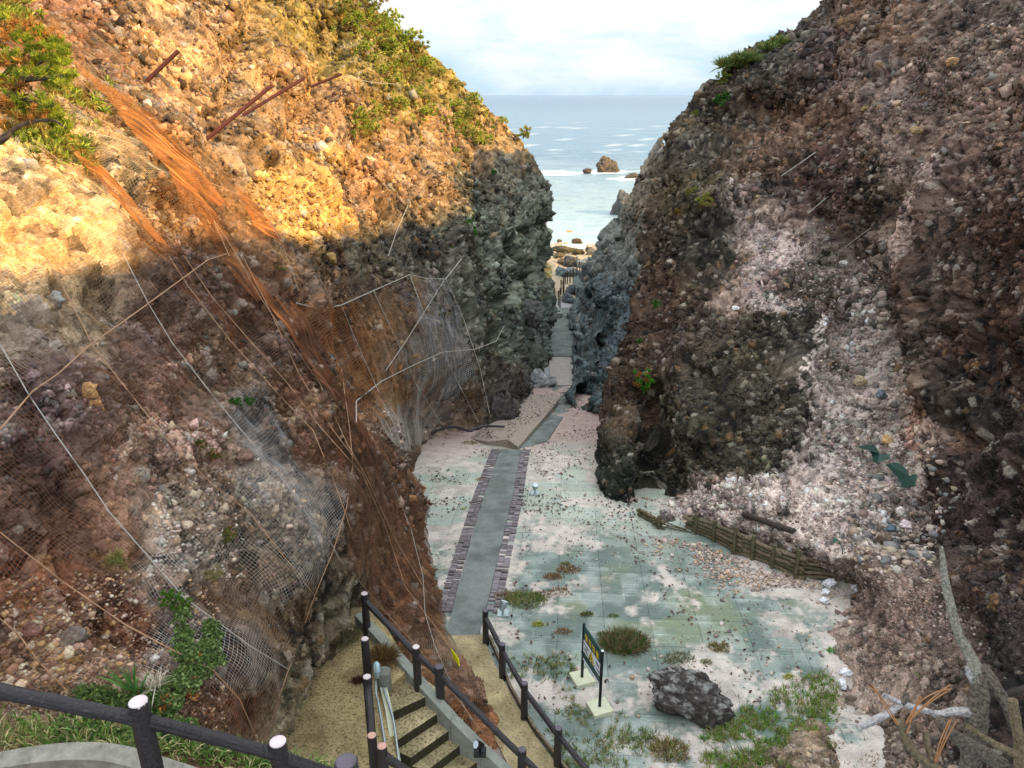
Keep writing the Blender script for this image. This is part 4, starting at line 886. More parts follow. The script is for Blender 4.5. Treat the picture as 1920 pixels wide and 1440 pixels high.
# ------------------------------------------------------------------ wire netting draped over the left slope
def to_px(p):
    zc = p[...,1]*cp-p[...,2]*sp; up = p[...,1]*sp+p[...,2]*cp
    return 960+FPX*p[...,0]/zc, 720-FPX*up/zc, zc
def drape(S, poly, cell, wire, off, anch, name, label, cat, soft=2, bin_=.09, margin=160, wob=.25, mat=None, ncol=None, group=None, drop=.0, strand=0.0, jitter=9, fade=0):
    V = S['V'][:,:S['nc']]; px,py = S['px'],S['py']
    pl = np.array(poly,float); x0,y0 = pl.min(0)-margin; x1,y1 = pl.max(0)+margin
    m = (px>x0)&(px<x1)&(py>y0)&(py<y1); Q = V[m]
    if len(Q) > 150000: Q = Q[::2]
    c = Q.mean(0); nrm = S['n'][:,:S['nc']][in_poly(px,py,poly)].mean(0); nrm /= np.linalg.norm(nrm)
    if nrm@(-c) < 0: nrm = -nrm
    e1 = np.cross([0,0,1.],nrm); e1 /= np.linalg.norm(e1); e2 = np.cross(nrm,e1)
    A = (Q-c)@e1; B = (Q-c)@e2; Hh = (Q-c)@nrm
    a0,b0 = A.min(),B.min(); na,nb = int((A.max()-a0)/bin_)+2,int((B.max()-b0)/bin_)+2
    Hm = np.full((na,nb),-1e9); ia = ((A-a0)/bin_).astype(int); ib = ((B-b0)/bin_).astype(int)
    np.maximum.at(Hm,(ia,ib),Hh)
    ok = Hm > -1e8; Hf = np.where(ok,Hm,0); W = ok.astype(float)
    for it in range(60):
        if (W>0).all(): break
        s = np.zeros_like(Hf); t = np.zeros_like(Hf)
        for da in (-1,0,1):
            for db in (-1,0,1):
                s += np.roll(np.roll(Hf*W,da,0),db,1); t += np.roll(np.roll(W,da,0),db,1)
        new = (W==0)&(t>0); Hf = np.where(new,s/np.maximum(t,1e-9),Hf); W = np.where(new,1.,W)
    for it in range(soft):       # the net spans the hollows
        up_ = Hf.copy()
        for d,ax in ((1,0),(-1,0),(1,1),(-1,1)): up_ = np.maximum(up_, np.roll(Hf,d,ax)-bin_*.9)
        Hf = up_*.5+Hf*.5
        Hf = (Hf*2+np.roll(Hf,1,0)+np.roll(Hf,-1,0)+np.roll(Hf,1,1)+np.roll(Hf,-1,1))/6
    ca,cb = cell if hasattr(cell,'__len__') else (cell,cell)
    ga = np.arange(a0,a0+(na-2)*bin_,ca); gb = np.arange(b0,b0+(nb-2)*bin_,cb)
    GA,GB = np.meshgrid(ga,gb,indexing='ij')
    wv = fbm(np.stack([GA*.8,GB*.8,GA*0+3],-1),3)*wob; wv2 = fbm(np.stack([GA*.8,GB*.8,GA*0+33],-1),3)*wob
    fa = np.clip((GA-a0)/bin_-.5,0,na-1.01); fb = np.clip((GB-b0)/bin_-.5,0,nb-1.01); i,j = fa.astype(int),fb.astype(int); ta,tb = fa-i,fb-j
    Hg = Hf[i,j]*(1-ta)*(1-tb)+Hf[i+1,j]*ta*(1-tb)+Hf[i,j+1]*(1-ta)*tb+Hf[i+1,j+1]*ta*tb
    Pn = c+(GA+wv)[...,None]*e1+(GB+wv2)[...,None]*e2+(Hg+off)[...,None]*nrm
    qx,qy,zc = to_px(Pn); jit = jitter*(vnoise(Pn*2)+.7*vnoise(Pn*6))
    ins = in_poly(qx+jit,qy+jit,poly)&(zc>.5)
    if strand: ins &= (vnoise(np.stack([GA*14,GB*.9,GA*0+5],-1))+.6*vnoise(np.stack([GA*5,GB*.7,GA*0+8],-1))) > strand
    if strand or True:      # keep the one connected sheet
        lab = np.zeros(ins.shape,np.int32); best = 0; cur = 0; flat = ins
        for st_ in np.argwhere(ins)[::97]:
            if lab[st_[0],st_[1]]: continue
            cur += 1; stack = [tuple(st_)]; lab[stack[0]] = cur; cnt = 0
            while stack:
                i0,j0 = stack.pop(); cnt += 1
                for i1,j1 in ((i0+1,j0),(i0-1,j0),(i0,j0+1),(i0,j0-1)):
                    if 0<=i1<ins.shape[0] and 0<=j1<ins.shape[1] and ins[i1,j1] and not lab[i1,j1]: lab[i1,j1] = cur; stack.append((i1,j1))
            if cnt > best: best = cnt; keep = cur
        ins = lab == keep
    idx = np.full(ins.shape,-1); idx[ins] = np.arange(ins.sum()); Pi = Pn[ins]; k = len(Pi)
    if drop: Pi = Pi+nrm*0
    # three-sided wires: one ring per node for each of the two directions
    def ring(u):
        v = np.cross(nrm,u); return np.stack([Pi+nrm*wire, Pi-nrm*wire*.5+v*wire*.87, Pi-nrm*wire*.5-v*wire*.87],1)
    VV = np.concatenate([ring(e1).reshape(-1,3),ring(e2).reshape(-1,3)])
    Fs = []
    for (s0,s1,base) in ((idx[:-1],idx[1:],0),(idx[:,:-1],idx[:,1:],3*k)):
        mm = (s0>=0)&(s1>=0); p,q = s0[mm]*3+base,s1[mm]*3+base
        for t in range(3): Fs.append(np.stack([p+t,p+(t+1)%3,q+(t+1)%3,q+t],-1))
    F = np.concatenate(Fs)
    me = mesh_np(name,VV,F)
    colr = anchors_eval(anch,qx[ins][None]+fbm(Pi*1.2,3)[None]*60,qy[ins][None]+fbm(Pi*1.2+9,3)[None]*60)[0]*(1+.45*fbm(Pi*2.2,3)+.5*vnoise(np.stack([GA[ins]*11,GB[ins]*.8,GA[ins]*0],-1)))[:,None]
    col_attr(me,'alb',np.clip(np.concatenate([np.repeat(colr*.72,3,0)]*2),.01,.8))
    o = link(name,me,mat or M_net); tag(o,label,cat,group); return o
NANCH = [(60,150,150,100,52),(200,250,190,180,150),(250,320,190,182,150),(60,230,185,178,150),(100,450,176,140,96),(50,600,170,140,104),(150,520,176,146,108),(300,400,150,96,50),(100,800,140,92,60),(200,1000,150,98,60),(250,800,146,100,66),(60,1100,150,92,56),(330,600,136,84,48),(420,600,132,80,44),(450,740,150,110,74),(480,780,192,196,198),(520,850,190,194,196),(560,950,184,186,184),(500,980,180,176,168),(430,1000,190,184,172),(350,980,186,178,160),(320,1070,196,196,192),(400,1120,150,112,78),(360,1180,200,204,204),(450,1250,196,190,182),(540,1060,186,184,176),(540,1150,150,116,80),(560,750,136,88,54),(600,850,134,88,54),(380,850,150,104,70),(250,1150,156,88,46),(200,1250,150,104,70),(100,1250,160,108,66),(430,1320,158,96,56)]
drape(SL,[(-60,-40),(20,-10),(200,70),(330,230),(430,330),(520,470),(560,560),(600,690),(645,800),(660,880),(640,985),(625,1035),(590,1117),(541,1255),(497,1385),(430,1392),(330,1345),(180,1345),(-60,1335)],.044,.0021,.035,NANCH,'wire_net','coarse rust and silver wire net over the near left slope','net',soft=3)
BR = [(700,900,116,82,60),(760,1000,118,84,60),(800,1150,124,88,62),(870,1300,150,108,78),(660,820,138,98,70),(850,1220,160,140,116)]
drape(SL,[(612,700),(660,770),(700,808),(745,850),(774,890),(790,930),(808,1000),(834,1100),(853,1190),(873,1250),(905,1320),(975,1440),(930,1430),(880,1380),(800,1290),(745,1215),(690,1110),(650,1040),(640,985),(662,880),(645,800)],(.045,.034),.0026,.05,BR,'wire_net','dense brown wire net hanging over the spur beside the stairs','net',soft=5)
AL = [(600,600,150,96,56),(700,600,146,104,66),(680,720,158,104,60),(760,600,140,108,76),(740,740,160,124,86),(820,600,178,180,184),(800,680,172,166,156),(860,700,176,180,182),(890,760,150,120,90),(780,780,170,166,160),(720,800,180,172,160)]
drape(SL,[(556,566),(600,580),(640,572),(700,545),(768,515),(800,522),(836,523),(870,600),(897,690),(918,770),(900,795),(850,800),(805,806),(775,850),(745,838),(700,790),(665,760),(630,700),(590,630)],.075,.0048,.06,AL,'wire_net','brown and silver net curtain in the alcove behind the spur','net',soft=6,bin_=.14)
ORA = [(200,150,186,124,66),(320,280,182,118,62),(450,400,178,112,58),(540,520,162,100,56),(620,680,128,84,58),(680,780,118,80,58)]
bands = [([(118,30),(150,40),(195,120),(260,195),(330,250),(390,330),(420,385),(390,375),(330,330),(262,262),(205,190),(140,120)],'broad rust orange fold of net running down the upper left slope'),
 ([(300,290),(340,310),(400,400),(440,470),(505,570),(495,580),(440,520),(390,450),(330,370)],'rust orange net fold ending in shadow above the middle of the left slope'),
 ([(385,325),(425,385),(480,470),(535,555),(600,660),(655,745),(700,812),(680,815),(630,760),(575,680),(510,580),(455,490),(400,400)],'long rust orange net fold reaching down to the top of the spur'),
 ([(455,362),(485,385),(545,480),(572,540),(560,548),(520,505),(480,430)],'short bright orange net fold under the yellow stones'),
 ([(105,215),(150,270),(200,318),(265,395),(322,468),(305,466),(240,400),(185,340),(120,270)],'narrow orange net fold below the pine on the upper left slope'),
 ([(545,560),(575,590),(625,680),(668,770),(705,840),(690,838),(645,770),(600,690),(560,620)],'dark brown bunched net fold beside the alcove'),
 ([(0,20),(40,30),(110,110),(150,165),(120,150),(60,90),(0,60)],'grassy orange net fold at the upper left corner')]
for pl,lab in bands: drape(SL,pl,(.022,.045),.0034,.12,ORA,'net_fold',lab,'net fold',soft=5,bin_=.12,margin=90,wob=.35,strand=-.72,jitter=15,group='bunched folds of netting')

# ------------------------------------------------------------------ cables on the slope
def cable(pts, lab, mat=None, r=.008, off=.05, S=None, grp='steel cables over the netting', name='cable'):
    pts = lin([tuple(map(float,p)) for p in pts],9)
    P3 = [on(S or SL,x,y,off,7,1.) for x,y in pts]
    d = np.mean([p.length for p in P3]); m = MB(); m.tube(spline(P3,2),r*max(1,d/16),6)
    return tag(m.build(name,mat or M_cable,None,True),lab,'cable',grp)
C = [
 ([(0,805),(60,735),(110,700),(165,650),(270,575),(345,520),(390,487),(425,476)],'thick rope crossing the left slope from the left edge up toward the orange fold',.013),
 ([(0,645),(55,742),(105,815),(155,885),(205,960),(345,1120),(470,1212),(541,1255)],'pale cable from mid left edge down to the net corner by the landing',None),
 ([(230,475),(277,567),(323,643),(390,730),(447,800),(520,887),(573,960),(623,1022),(641,1057)],'pale cable passing left of the green shrub in the silver net',None),
 ([(85,480),(130,560),(175,650),(230,720),(310,820),(400,910),(467,960),(590,1117)],'cable through the dead brown shrub patch to the right net edge',None),
 ([(0,998),(117,1090),(233,1170),(350,1233),(400,1257),(450,1313),(483,1388)],'tan cable running above the mossy green plants to the bottom net corner',None),
 ([(0,1160),(35,1190),(72,1240),(135,1305)],'short tan cable across the stone pile at lower left',None),
 ([(497,1387),(541,1255),(590,1117),(625,1032),(650,950),(662,870),(655,800),(640,690)],'edge cable along the right border of the near net',None),
 ([(317,480),(353,537),(433,640),(523,740),(587,807),(633,920),(660,1000)],'rusty cable under the narrow orange fold running to the spur',None),
 ([(345,480),(400,560),(470,640),(540,720),(600,800),(680,890),(720,980),(760,1100),(820,1180),(862,1240)],'long cable over the spur crest to the yellow tag',None),
 ([(440,475),(490,560),(545,640),(600,720),(650,830),(690,900),(740,1010),(800,1110)],'cable along the dark net fold onto the middle of the spur',None),
 ([(735,905),(770,990),(793,1080),(797,1150),(815,1210),(850,1290),(885,1350)],'pale cable down the right side of the spur net',None),
 ([(630,1040),(670,1085),(720,1145),(780,1210),(850,1300),(910,1380)],'twin twisted cable following the stair railing along the spur foot',None),
 ([(60,260),(110,300),(170,345),(200,400),(240,460)],'cable from under the pine tree to the mid left slope',None),
 ([(130,130),(180,180),(250,205),(275,207),(345,235),(365,245)],'sagging cable across the broad orange fold at the top',None),
 ([(160,105),(230,190),(300,290),(370,370),(420,440),(470,520)],'cable along the middle of the broad orange fold',None),
 ([(190,120),(260,205),(330,300),(390,390),(430,480)],'thin cable on the left flank of the broad orange fold',None),
 ([(368,335),(400,345),(465,372),(500,395),(560,402),(600,390),(640,363),(753,307),(802,263)],'cable rising right across the sunlit slope below the yellow stones',None),
 ([(556,568),(600,580),(640,572),(700,545),(768,515),(800,522),(836,523),(870,480)],'thick top rope of the alcove net',.013),
 ([(668,792),(668,752),(690,735),(715,715),(760,692),(830,660),(890,655),(930,640),(945,612)],'thick grey rope across the middle of the alcove net',.013),
 ([(768,515),(800,600),(850,700),(897,792)],'grey vertical cable right of centre on the alcove net',None),
 ([(700,545),(745,640),(780,720),(828,795)],'grey vertical cable in the middle of the alcove net',None),
 ([(640,572),(668,640),(700,712),(730,780)],'brown vertical cable on the left of the alcove net',None),
 ([(836,523),(870,600),(900,690),(918,775)],'right border cable of the alcove net',None),
 ([(868,482),(833,525),(763,637),(723,695)],'thin straight stay crossing the alcove net on a slant',None),
 ([(765,385),(745,430),(728,480)],'thin stay on the shaded rock above the alcove',None),
 ([(640,143),(700,155),(748,158)],'pale cable from the uppermost steel post to the right',None),
 ([(455,480),(510,590),(560,700),(620,800),(680,880)],'rusty cable beside the long orange fold below the shadow line',None),
 ([(500,400),(530,460),(560,545)],'cable over the short bright orange fold',None),
]
for pts,lab,r in C: cable(pts,lab,M_cable2 if ('grey' in lab or 'alcove' in lab or 'pale' in lab) else M_cable, (r or .009)*.68)
for pts,lab in (([(1465,330),(1530,285)],'short pale rod lying on the dark slope below the brown stripe'),([(1515,400),(1548,372)],'short thin rod above the pale scree gully'),([(1575,470),(1632,428)],'thin rod at the head of the pale scree gully')):
    cable(pts,lab,M_cable2,.008,.12,SR,'thin rods on the right cliff','rod')
# steel posts on the slope
for (bx,by),(tx_,ty),lab in (((274,153),(335,95),'leftmost rusty steel post standing out of the sunlit slope'),((386,262),(510,160),'longest rusty steel post on the sunlit slope'),((455,216),(571,146),'rusty steel post just right of the longest one'),((582,163),(641,139),'uppermost right short rusty steel post')):
    a = on(SL,bx,by,.0); b_ = on(SL,tx_,ty,0); zb = a.y*cp-a.z*sp; b_ = PV(tx_,ty,zb*1.02 if (tx_-bx)>70 else zb*1.0)
    d = (b_-a).normalized(); s_ = d.cross(Vector((0,-1,.2))).normalized(); t_ = d.cross(s_); Lh = (b_-a).length/2; cc = (a+b_)/2; m = MB(); h_ = .032
    m.box(cc,d*Lh,s_*.008,t_*h_); m.box(cc+t_*h_,d*Lh,s_*h_,t_*.008); m.box(cc-t_*h_,d*Lh,s_*h_,t_*.008)
    tag(m.build('steel_post',M_rust),lab,'steel post','rusty steel posts of the old rockfall fence')
# black hose at the foot of the alcove
m = MB(); m.tube(spline([G(x,y,d) for x,y,d in ((806,812,.16),(832,803,.34),(856,801,.4),(880,808,.36),(893,803,.4),(912,799,.4),(946,800,.4))],5),.045,10)
tag(m.build('hose',plain('black_hose',(52,52,58),.6,.3,8)),'black hose lying along the foot of the alcove net','hose')

# ------------------------------------------------------------------ foreground bank and kerb
nx_,nt_ = 180,60; bx = np.linspace(-260,640,nx_); tt = np.linspace(0,1,nt_)
topy = np.interp(bx,[-260,0,120,250,330,450,560,640],[1318,1338,1350,1352,1352,1388,1418,1442]); topz = np.interp(bx,[-260,0,250,450,640],[-4.45,-4.7,-5.0,-5.45,-5.75])
TP = np.array([PZ(x,y,z) for x,y,z in zip(bx,topy,topz)])
near = TP.copy(); near[:,1] -= 2.2; near[:,0] *= .86; near[:,2] += .12
BV = TP[None]*(1-tt[:,None,None])+near[None]*tt[:,None,None]
back = TP.copy(); back[:,2] -= 1.6; back[:,1] += .25
BV = np.concatenate([back[None],BV]); BV[1:,:,2] += fbm(BV[1:]*1.5,4)*.10+fbm(BV[1:]*6,3)*.035
meB = mesh_np('bank',BV,grid_faces(*BV.shape[:2])); col_attr(meB,'alb',srgbA([116,92,72])*(1+.6*fbm(BV*3,4))[...,None])
tag(link('bank',meB,MROCK),'earth bank with plants behind the foreground log railing','bank',kind='structure')
kp = [PZ(-40,1432,-4.66),PZ(20,1418,-4.66),PZ(80,1408,-4.66),PZ(140,1402,-4.68),PZ(200,1402,-4.72),PZ(250,1410,-4.78),PZ(310,1428,-4.88),PZ(370,1448,-5.0),PZ(440,1480,-5.15)]
kb = MB(); k_ = kerb('kerb_wall',[p+Vector((0,-.10,.07)) for p in spline(kp,3)],.085,.6,plain('old_kerb',(128,128,120),.9,.4,9,.5,rgb2=(150,148,136)),None)
tag(k_,'curved old concrete kerb in the lower left corner','kerb')

# ------------------------------------------------------------------ rocks
def rock_verts(seed, n=3, ang=.32):
    bm = bmesh.new(); bmesh.ops.create_icosphere(bm,subdivisions=n,radius=1); V = np.array([v.co[:] for v in bm.verts]); F = np.array([[v.index for v in f.verts] for f in bm.faces]); bm.free()
    rg = np.random.default_rng(seed)
    for _ in range(9):      # chop flat faces
        d = rg.normal(size=3); d /= np.linalg.norm(d); t = rg.uniform(.55,.9); s = V@d; V = V-np.where(s>t,(s-t)*.9,0)[:,None]*d
    V = V*(1+fbm(V*1.6+seed*3.1,4)*ang)[:,None]
    return V,F
def boulder(name, label, c, size, seed, rgb, rz=0, n=5, detail=1.0, rgb2=None, cat='boulder', group=None, tilt=0):
    V,F = rock_verts(seed,n); q = V*max(size)
    f,e,i1 = facets(q*2.2/max(size)*1.2+seed); V = V*(1+f*.16*detail)[:,None]; f2,e2,i2 = facets(q*9/max(size)+seed*2); V = V*(1+f2*.05*detail+fbm(q*10/max(size),4)*.06*detail)[:,None]
    V = V*np.array(size); ca,sa = math.cos(tilt),math.sin(tilt); V = V@np.array([[ca,0,-sa],[0,1,0],[sa,0,ca]])
    ca,sa = math.cos(rz),math.sin(rz); V = V@np.array([[ca,sa,0],[-sa,ca,0],[0,0,1]])
    me = mesh_np(name,V,F); col = srgbA(rgb)*np.clip(1+.5*(i2-.5)+.5*fbm(q*6/max(size)+7,4),.3,1.9)[:,None]
    if rgb2 is not None:
        mm = (smooth(.0,.4,fbm(q*5/max(size)+21,6,2.2,.7)+.12*V[:,2]/max(size))*.8)[:,None]; col = col*(1-mm)+srgbA(rgb2)*mm
    col_attr(me,'alb',np.clip(col,.01,.85)); o = link(name,me,MROCK); o.location = c
    return tag(o,label,cat,group)
bl = G(1293,1330); boulder('boulder','dark lichen spotted boulder among grass at the bottom of the paved floor',bl+Vector((.0,.12,.14)),(.68,.52,.50),8,(60,56,54),-.30,6,.8,(146,146,144))
SB = SEA
sea_r = [((1140,322),(2.9,2.2,2.6),(80,72,64),'largest rock standing in the surf offshore',11,(112,92,66)),((1100,325),(1.15,1,.75),(74,66,60),'small dark rock left of the largest surf rock',12,None),((1186,333),(2.0,1.3,.75),(70,66,62),'low dark rock in the surf by the right cliff',13,(120,96,60)),((1206,338),(1.2,1,.6),(76,70,66),'small rock joined to the right shore in the surf',14,None),
 ((1171,400),(2.3,2.2,2.3),(84,84,84),'big grey rock at the water edge against the right cliff',15,None),((1083,455),(.72,.6,.42),(92,72,54),'brown rock just off the beach in the shallows',16,None),((1049,453),(.32,.3,.18),(88,76,64),'tiny brown rock in the shallows by the left cliff',17,None),((1068,434),(.55,.4,.08),(168,136,60),'yellow weedy rock awash in the shallows',18,None)]
for (x,y),s,c,lab,sd,c2 in sea_r: boulder('sea_rock',lab,PZ(x,y,SB)+Vector((0,0,s[2]*.32)),s,sd,c,.3*sd,5,1,c2,'rock')
beach = [((1053,470),(.95,.8,.50),(110,86,66),'brown rounded boulder against the left cliff on the beach'),((1047,480),(.6,.6,.4),(120,90,66),'lower brown boulder under the rounded one on the beach'),((1070,470),(.45,.5,.38),(112,84,58),'small brown square boulder on the beach'),((1084,473),(.62,.55,.42),(116,86,58),'brown flat topped boulder in the middle of the beach'),((1104,470),(.4,.4,.4),(116,88,66),'small reddish boulder right of the flat topped one'),((1113,475),(.75,.6,.55),(138,122,104),'tan boulder at the right end of the beach'),((1131,466),(.6,.5,.55),(150,134,116),'pale boulder leaning on the right cliff at the beach'),((1056,490),(.5,.5,.35),(166,130,84),'orange tan boulder on the left of the beach'),((1071,492),(.92,.85,.62),(84,82,80),'large dark split boulder in front of the beach'),((1093,494),(.8,.7,.52),(158,160,150),'large pale flat boulder in front of the beach'),((1076,512),(.9,.7,.55),(150,150,144),'pale rough rock below the dark split boulder'),((1050,515),(.5,.5,.8),(126,136,134),'upright grey rock at the left foot of the beach'),((1066,560),(.55,.5,.42),(130,134,128),'grey boulder beside the beach steps'),((1075,545),(.6,.5,.45),(120,122,120),'grey boulder at the lower end of the picket fence'),((1090,530),(.7,.6,.6),(128,126,122),'grey block right of the picket fence')]
for k,((x,y),s,c,lab) in enumerate(beach): boulder('beach_boulder',lab,G(x,y,.25),s,30+k,tuple(int(v*(.78 if v>100 else .9)) for v in (c[0]*.95,c[1],c[2]*1.05)),.7*k,4,1,None,'boulder','boulders at the beach end of the slot')
slotb = [((1006,722),(1.05,.9,.75),(116,118,118),'pale streaked boulder at the foot of the left slot wall',(176,176,180),37.0),((968,722),(.7,.7,.7),(84,80,80),'dark boulder left of the pale streaked one',None,34.5),((1000,672),(1.0,.9,1.0),(82,86,80),'dark angular block leaning on the left slot wall',None,37.8),((993,588),(.7,.6,.6),(92,92,90),'grey block jutting from the left slot wall',None,37.6),((948,775),(.6,.5,.75),(74,66,66),'dark rib of rock at the corner of the alcove',None,29.6)]
for k,((x,y),s,c,lab,c2,zc) in enumerate(slotb): boulder('boulder',lab,PV(x,y,zc),s,60+k,c,k,5,1.1,c2)

def stones(name, label, spots, mat=M_stone, cat=None, kind='stuff', nv=8, sub=2):
    "spots: list of (pos, size, rgb)"
    prot = [rock_verts(200+i,sub,.2) for i in range(nv)]; nV = len(prot[0][0]); k = len(spots)
    VV = np.empty((k,nV,3),np.float32); FF = np.empty((k,len(prot[0][1]),3),np.int32); CC = np.empty((k,nV,3),np.float32)
    for i,(p,s,c) in enumerate(spots):
        V,F = prot[rng.integers(nv)]; a = rng.uniform(0,6.28); ca,sa = math.cos(a),math.sin(a)
        S_ = s*np.array([rng.uniform(.7,1.2),rng.uniform(.6,1.1),rng.uniform(.4,.8)])
        VV[i] = (V*S_)@np.array([[ca,sa,0],[-sa,ca,0],[0,0,1]])+np.asarray(p)+np.array([0,0,s*.15]); FF[i] = F+i*nV; CC[i] = np.asarray(c)
    me = mesh_np(name,VV.reshape(-1,3),FF.reshape(-1,3),False); col_attr(me,'alb',CC.reshape(-1,3)); return tag(link(name,me,mat),label,cat,kind=kind)
def scol(base, v=.35):
    c = srgbA(base)*rng.uniform(1-v,1+v); return np.clip(c*(1+rng.normal(0,.03,3)),.01,.8)
PAL = [(150,134,124),(128,116,110),(170,152,138),(110,96,90),(104,100,98),(150,128,104),(186,176,168)]
LEAFP = [(70,48,42),(88,60,46),(104,76,58),(60,50,50)]
# small stones and litter on the floor
sp_ = []
for _ in range(5200):
    u = rng.random()
    if u < .42: x = rng.uniform(1.0,7.0); y = rng.uniform(9,20); 
    elif u < .7: x = rng.uniform(-3.5,6); y = rng.uniform(14,33)
    else: x = rng.uniform(-3,3.5); y = rng.uniform(10,26)
    dxp = x-(.072*(y-12.6)-.86)
    if abs(dxp) < .75 and y < 24.2: continue
    dens = vnoise(np.array([[x*.7,y*.7,3.]]))[0]*.5+.5+.35*smooth(2,6,x)
    if rng.random() > dens**2.2: continue
    s = rng.uniform(.012,.030)*(1 if rng.random()<.9 else 2.2)
    sp_.append(((x,y,zf(y)+.012),s,scol(PAL[rng.integers(7)])))
stones('loose_stones','small loose stones strewn over the paved floor',sp_,sub=1)
sp_ = []
plat = [(885,822),(952,822),(1040,760),(1043,740),(985,742),(952,782),(905,804)]
for _ in range(1500):
    a_,b_ = rng.uniform(880,1045),rng.uniform(740,826)
    if in_poly(np.array([a_]),np.array([b_]),plat)[0]: sp_.append((tuple(G(a_,b_,.30 if a_>950 else .24)),rng.uniform(.015,.05),scol(PAL[rng.integers(7)] if rng.random()<.6 else LEAFP[rng.integers(4)])))
stones('gravel','gravel and litter lying on the raised slab',sp_,sub=1)
# stone band below the log fence
sp_ = []
for _ in range(2600):
    t = rng.random(); p = G(1230+t*340,1000+t*100); n_ = abs(rng.normal(0,.9)); x = p.x-.25*n_+rng.normal(0,.15); y = p.y-n_*.9-.1
    if vnoise(np.array([[x*1.5,y*1.5,9.]]))[0]+.15-.35*n_+rng.normal(0,.15) < 0: continue
    sp_.append(((x,y,zf(y)+.01),rng.uniform(.015,.05)*(1 if rng.random()<.9 else 1.7),scol([(176,160,150),(190,176,166),(150,134,126),(128,116,110),(166,140,116)][rng.integers(5)],.25)))
stones('loose_stones','pale stones spilled on the tiles below the log fence',sp_,sub=1)
# stones on the scree and cliffs
def cliff_spots(S, box, n, s0, s1, pal, test=None, v=.3):
    V = S['V'][:,:S['nc']]; px,py = S['px'],S['py']; m = (px>box[0])&(px<box[2])&(py>box[1])&(py<box[3])
    if test is not None: m &= test(px,py)
    ids = np.argwhere(m); out = []
    if len(ids) == 0: return out
    for i in rng.integers(0,len(ids),n):
        a,b = ids[i]; out.append((V[a,b]+S['n'][a,b]*.0,rng.uniform(s0,s1)*(1 if rng.random()<.88 else 1.7),scol(pal[rng.integers(len(pal))],v)))
    return out
pinkp = [(186,166,156),(168,146,136),(150,130,122),(196,184,174),(120,104,98),(140,140,138)]
gul = lambda px,py: np.abs(px-(1560+(py-480)*.16))<60+(py-480)*.05
deb = lambda px,py: (py>930)&(px>1250+(py-960)*2.2)&(px<1730+np.clip(py-1040,0,100)*.9)
s_ = cliff_spots(SR,(1480,470,1720,1000),2600,.02,.06,pinkp,gul)+cliff_spots(SR,(1250,940,1900,1420),4200,.010,.038,[(150,134,126),(134,116,108),(116,98,90),(166,150,142),(96,80,74)],deb)+cliff_spots(SR,(1600,840,1760,1080),500,.04,.12,[(176,166,158),(150,134,122),(160,144,128),(116,116,116)])+cliff_spots(SR,(1380,420,1560,580),500,.02,.06,pinkp)
stones('scree','pale scree stones in the gully and debris fan of the right cliff',s_,sub=1)
lp_ = [(176,150,130),(150,120,100),(196,180,160),(130,104,90),(110,90,80),(184,150,110)]
s_ = cliff_spots(SL,(0,1080,420,1380),2600,.008,.03,lp_)+cliff_spots(SL,(0,1150,170,1290),260,.02,.06,lp_)+cliff_spots(SL,(280,870,470,1080),700,.01,.035,[(200,190,180),(170,150,136),(184,170,156)])+cliff_spots(SL,(470,320,610,430),260,.04,.09,[(176,140,86),(164,128,80),(150,116,76)])+cliff_spots(SL,(690,760,800,850),140,.02,.07,[(190,180,170),(150,140,132)])
stones('rubble','loose rubble and broken stones lying on the left slope under the net',s_,sub=1)
# leaf litter
m_v=[];m_f=[];m_c=[]
for _ in range(5200):
    if rng.random()<.62: x = rng.uniform(-2.5,3.6); y = rng.uniform(18,33)
    else: x = rng.uniform(-3,6); y = rng.uniform(9.5,22)
    dxp = x-(.072*(y-12.6)-.86)
    if abs(dxp)<.42 and y<23.8: continue
    if vnoise(np.array([[x*.9,y*.9,5.]]))[0]+.5*vnoise(np.array([[x*2.7,y*2.7,5.]]))[0]+rng.normal(0,.2)-(.2 if y<16 else 0)<.12: continue
    a = rng.uniform(0,6.28); s = rng.uniform(.025,.06); z = zf(y)+.02; k = len(m_v); ca,sa = math.cos(a)*s,math.sin(a)*s
    m_v += [(x-ca,y-sa,z),(x+sa*.45,y-ca*.45,z+rng.uniform(.0,.035)),(x+ca,y+sa,z+rng.uniform(0,.02)),(x-sa*.45,y+ca*.45,z+rng.uniform(.0,.035))]; m_f.append((k,k+1,k+2,k+3)); m_c += [scol(LEAFP[rng.integers(4)])]*4
me = mesh_np('dead_leaves',np.array(m_v),np.array(m_f),False); col_attr(me,'alb',np.array(m_c)); tag(link('dead_leaves',me,M_leaf),'dead brown leaves scattered over gravel and floor',kind='stuff')

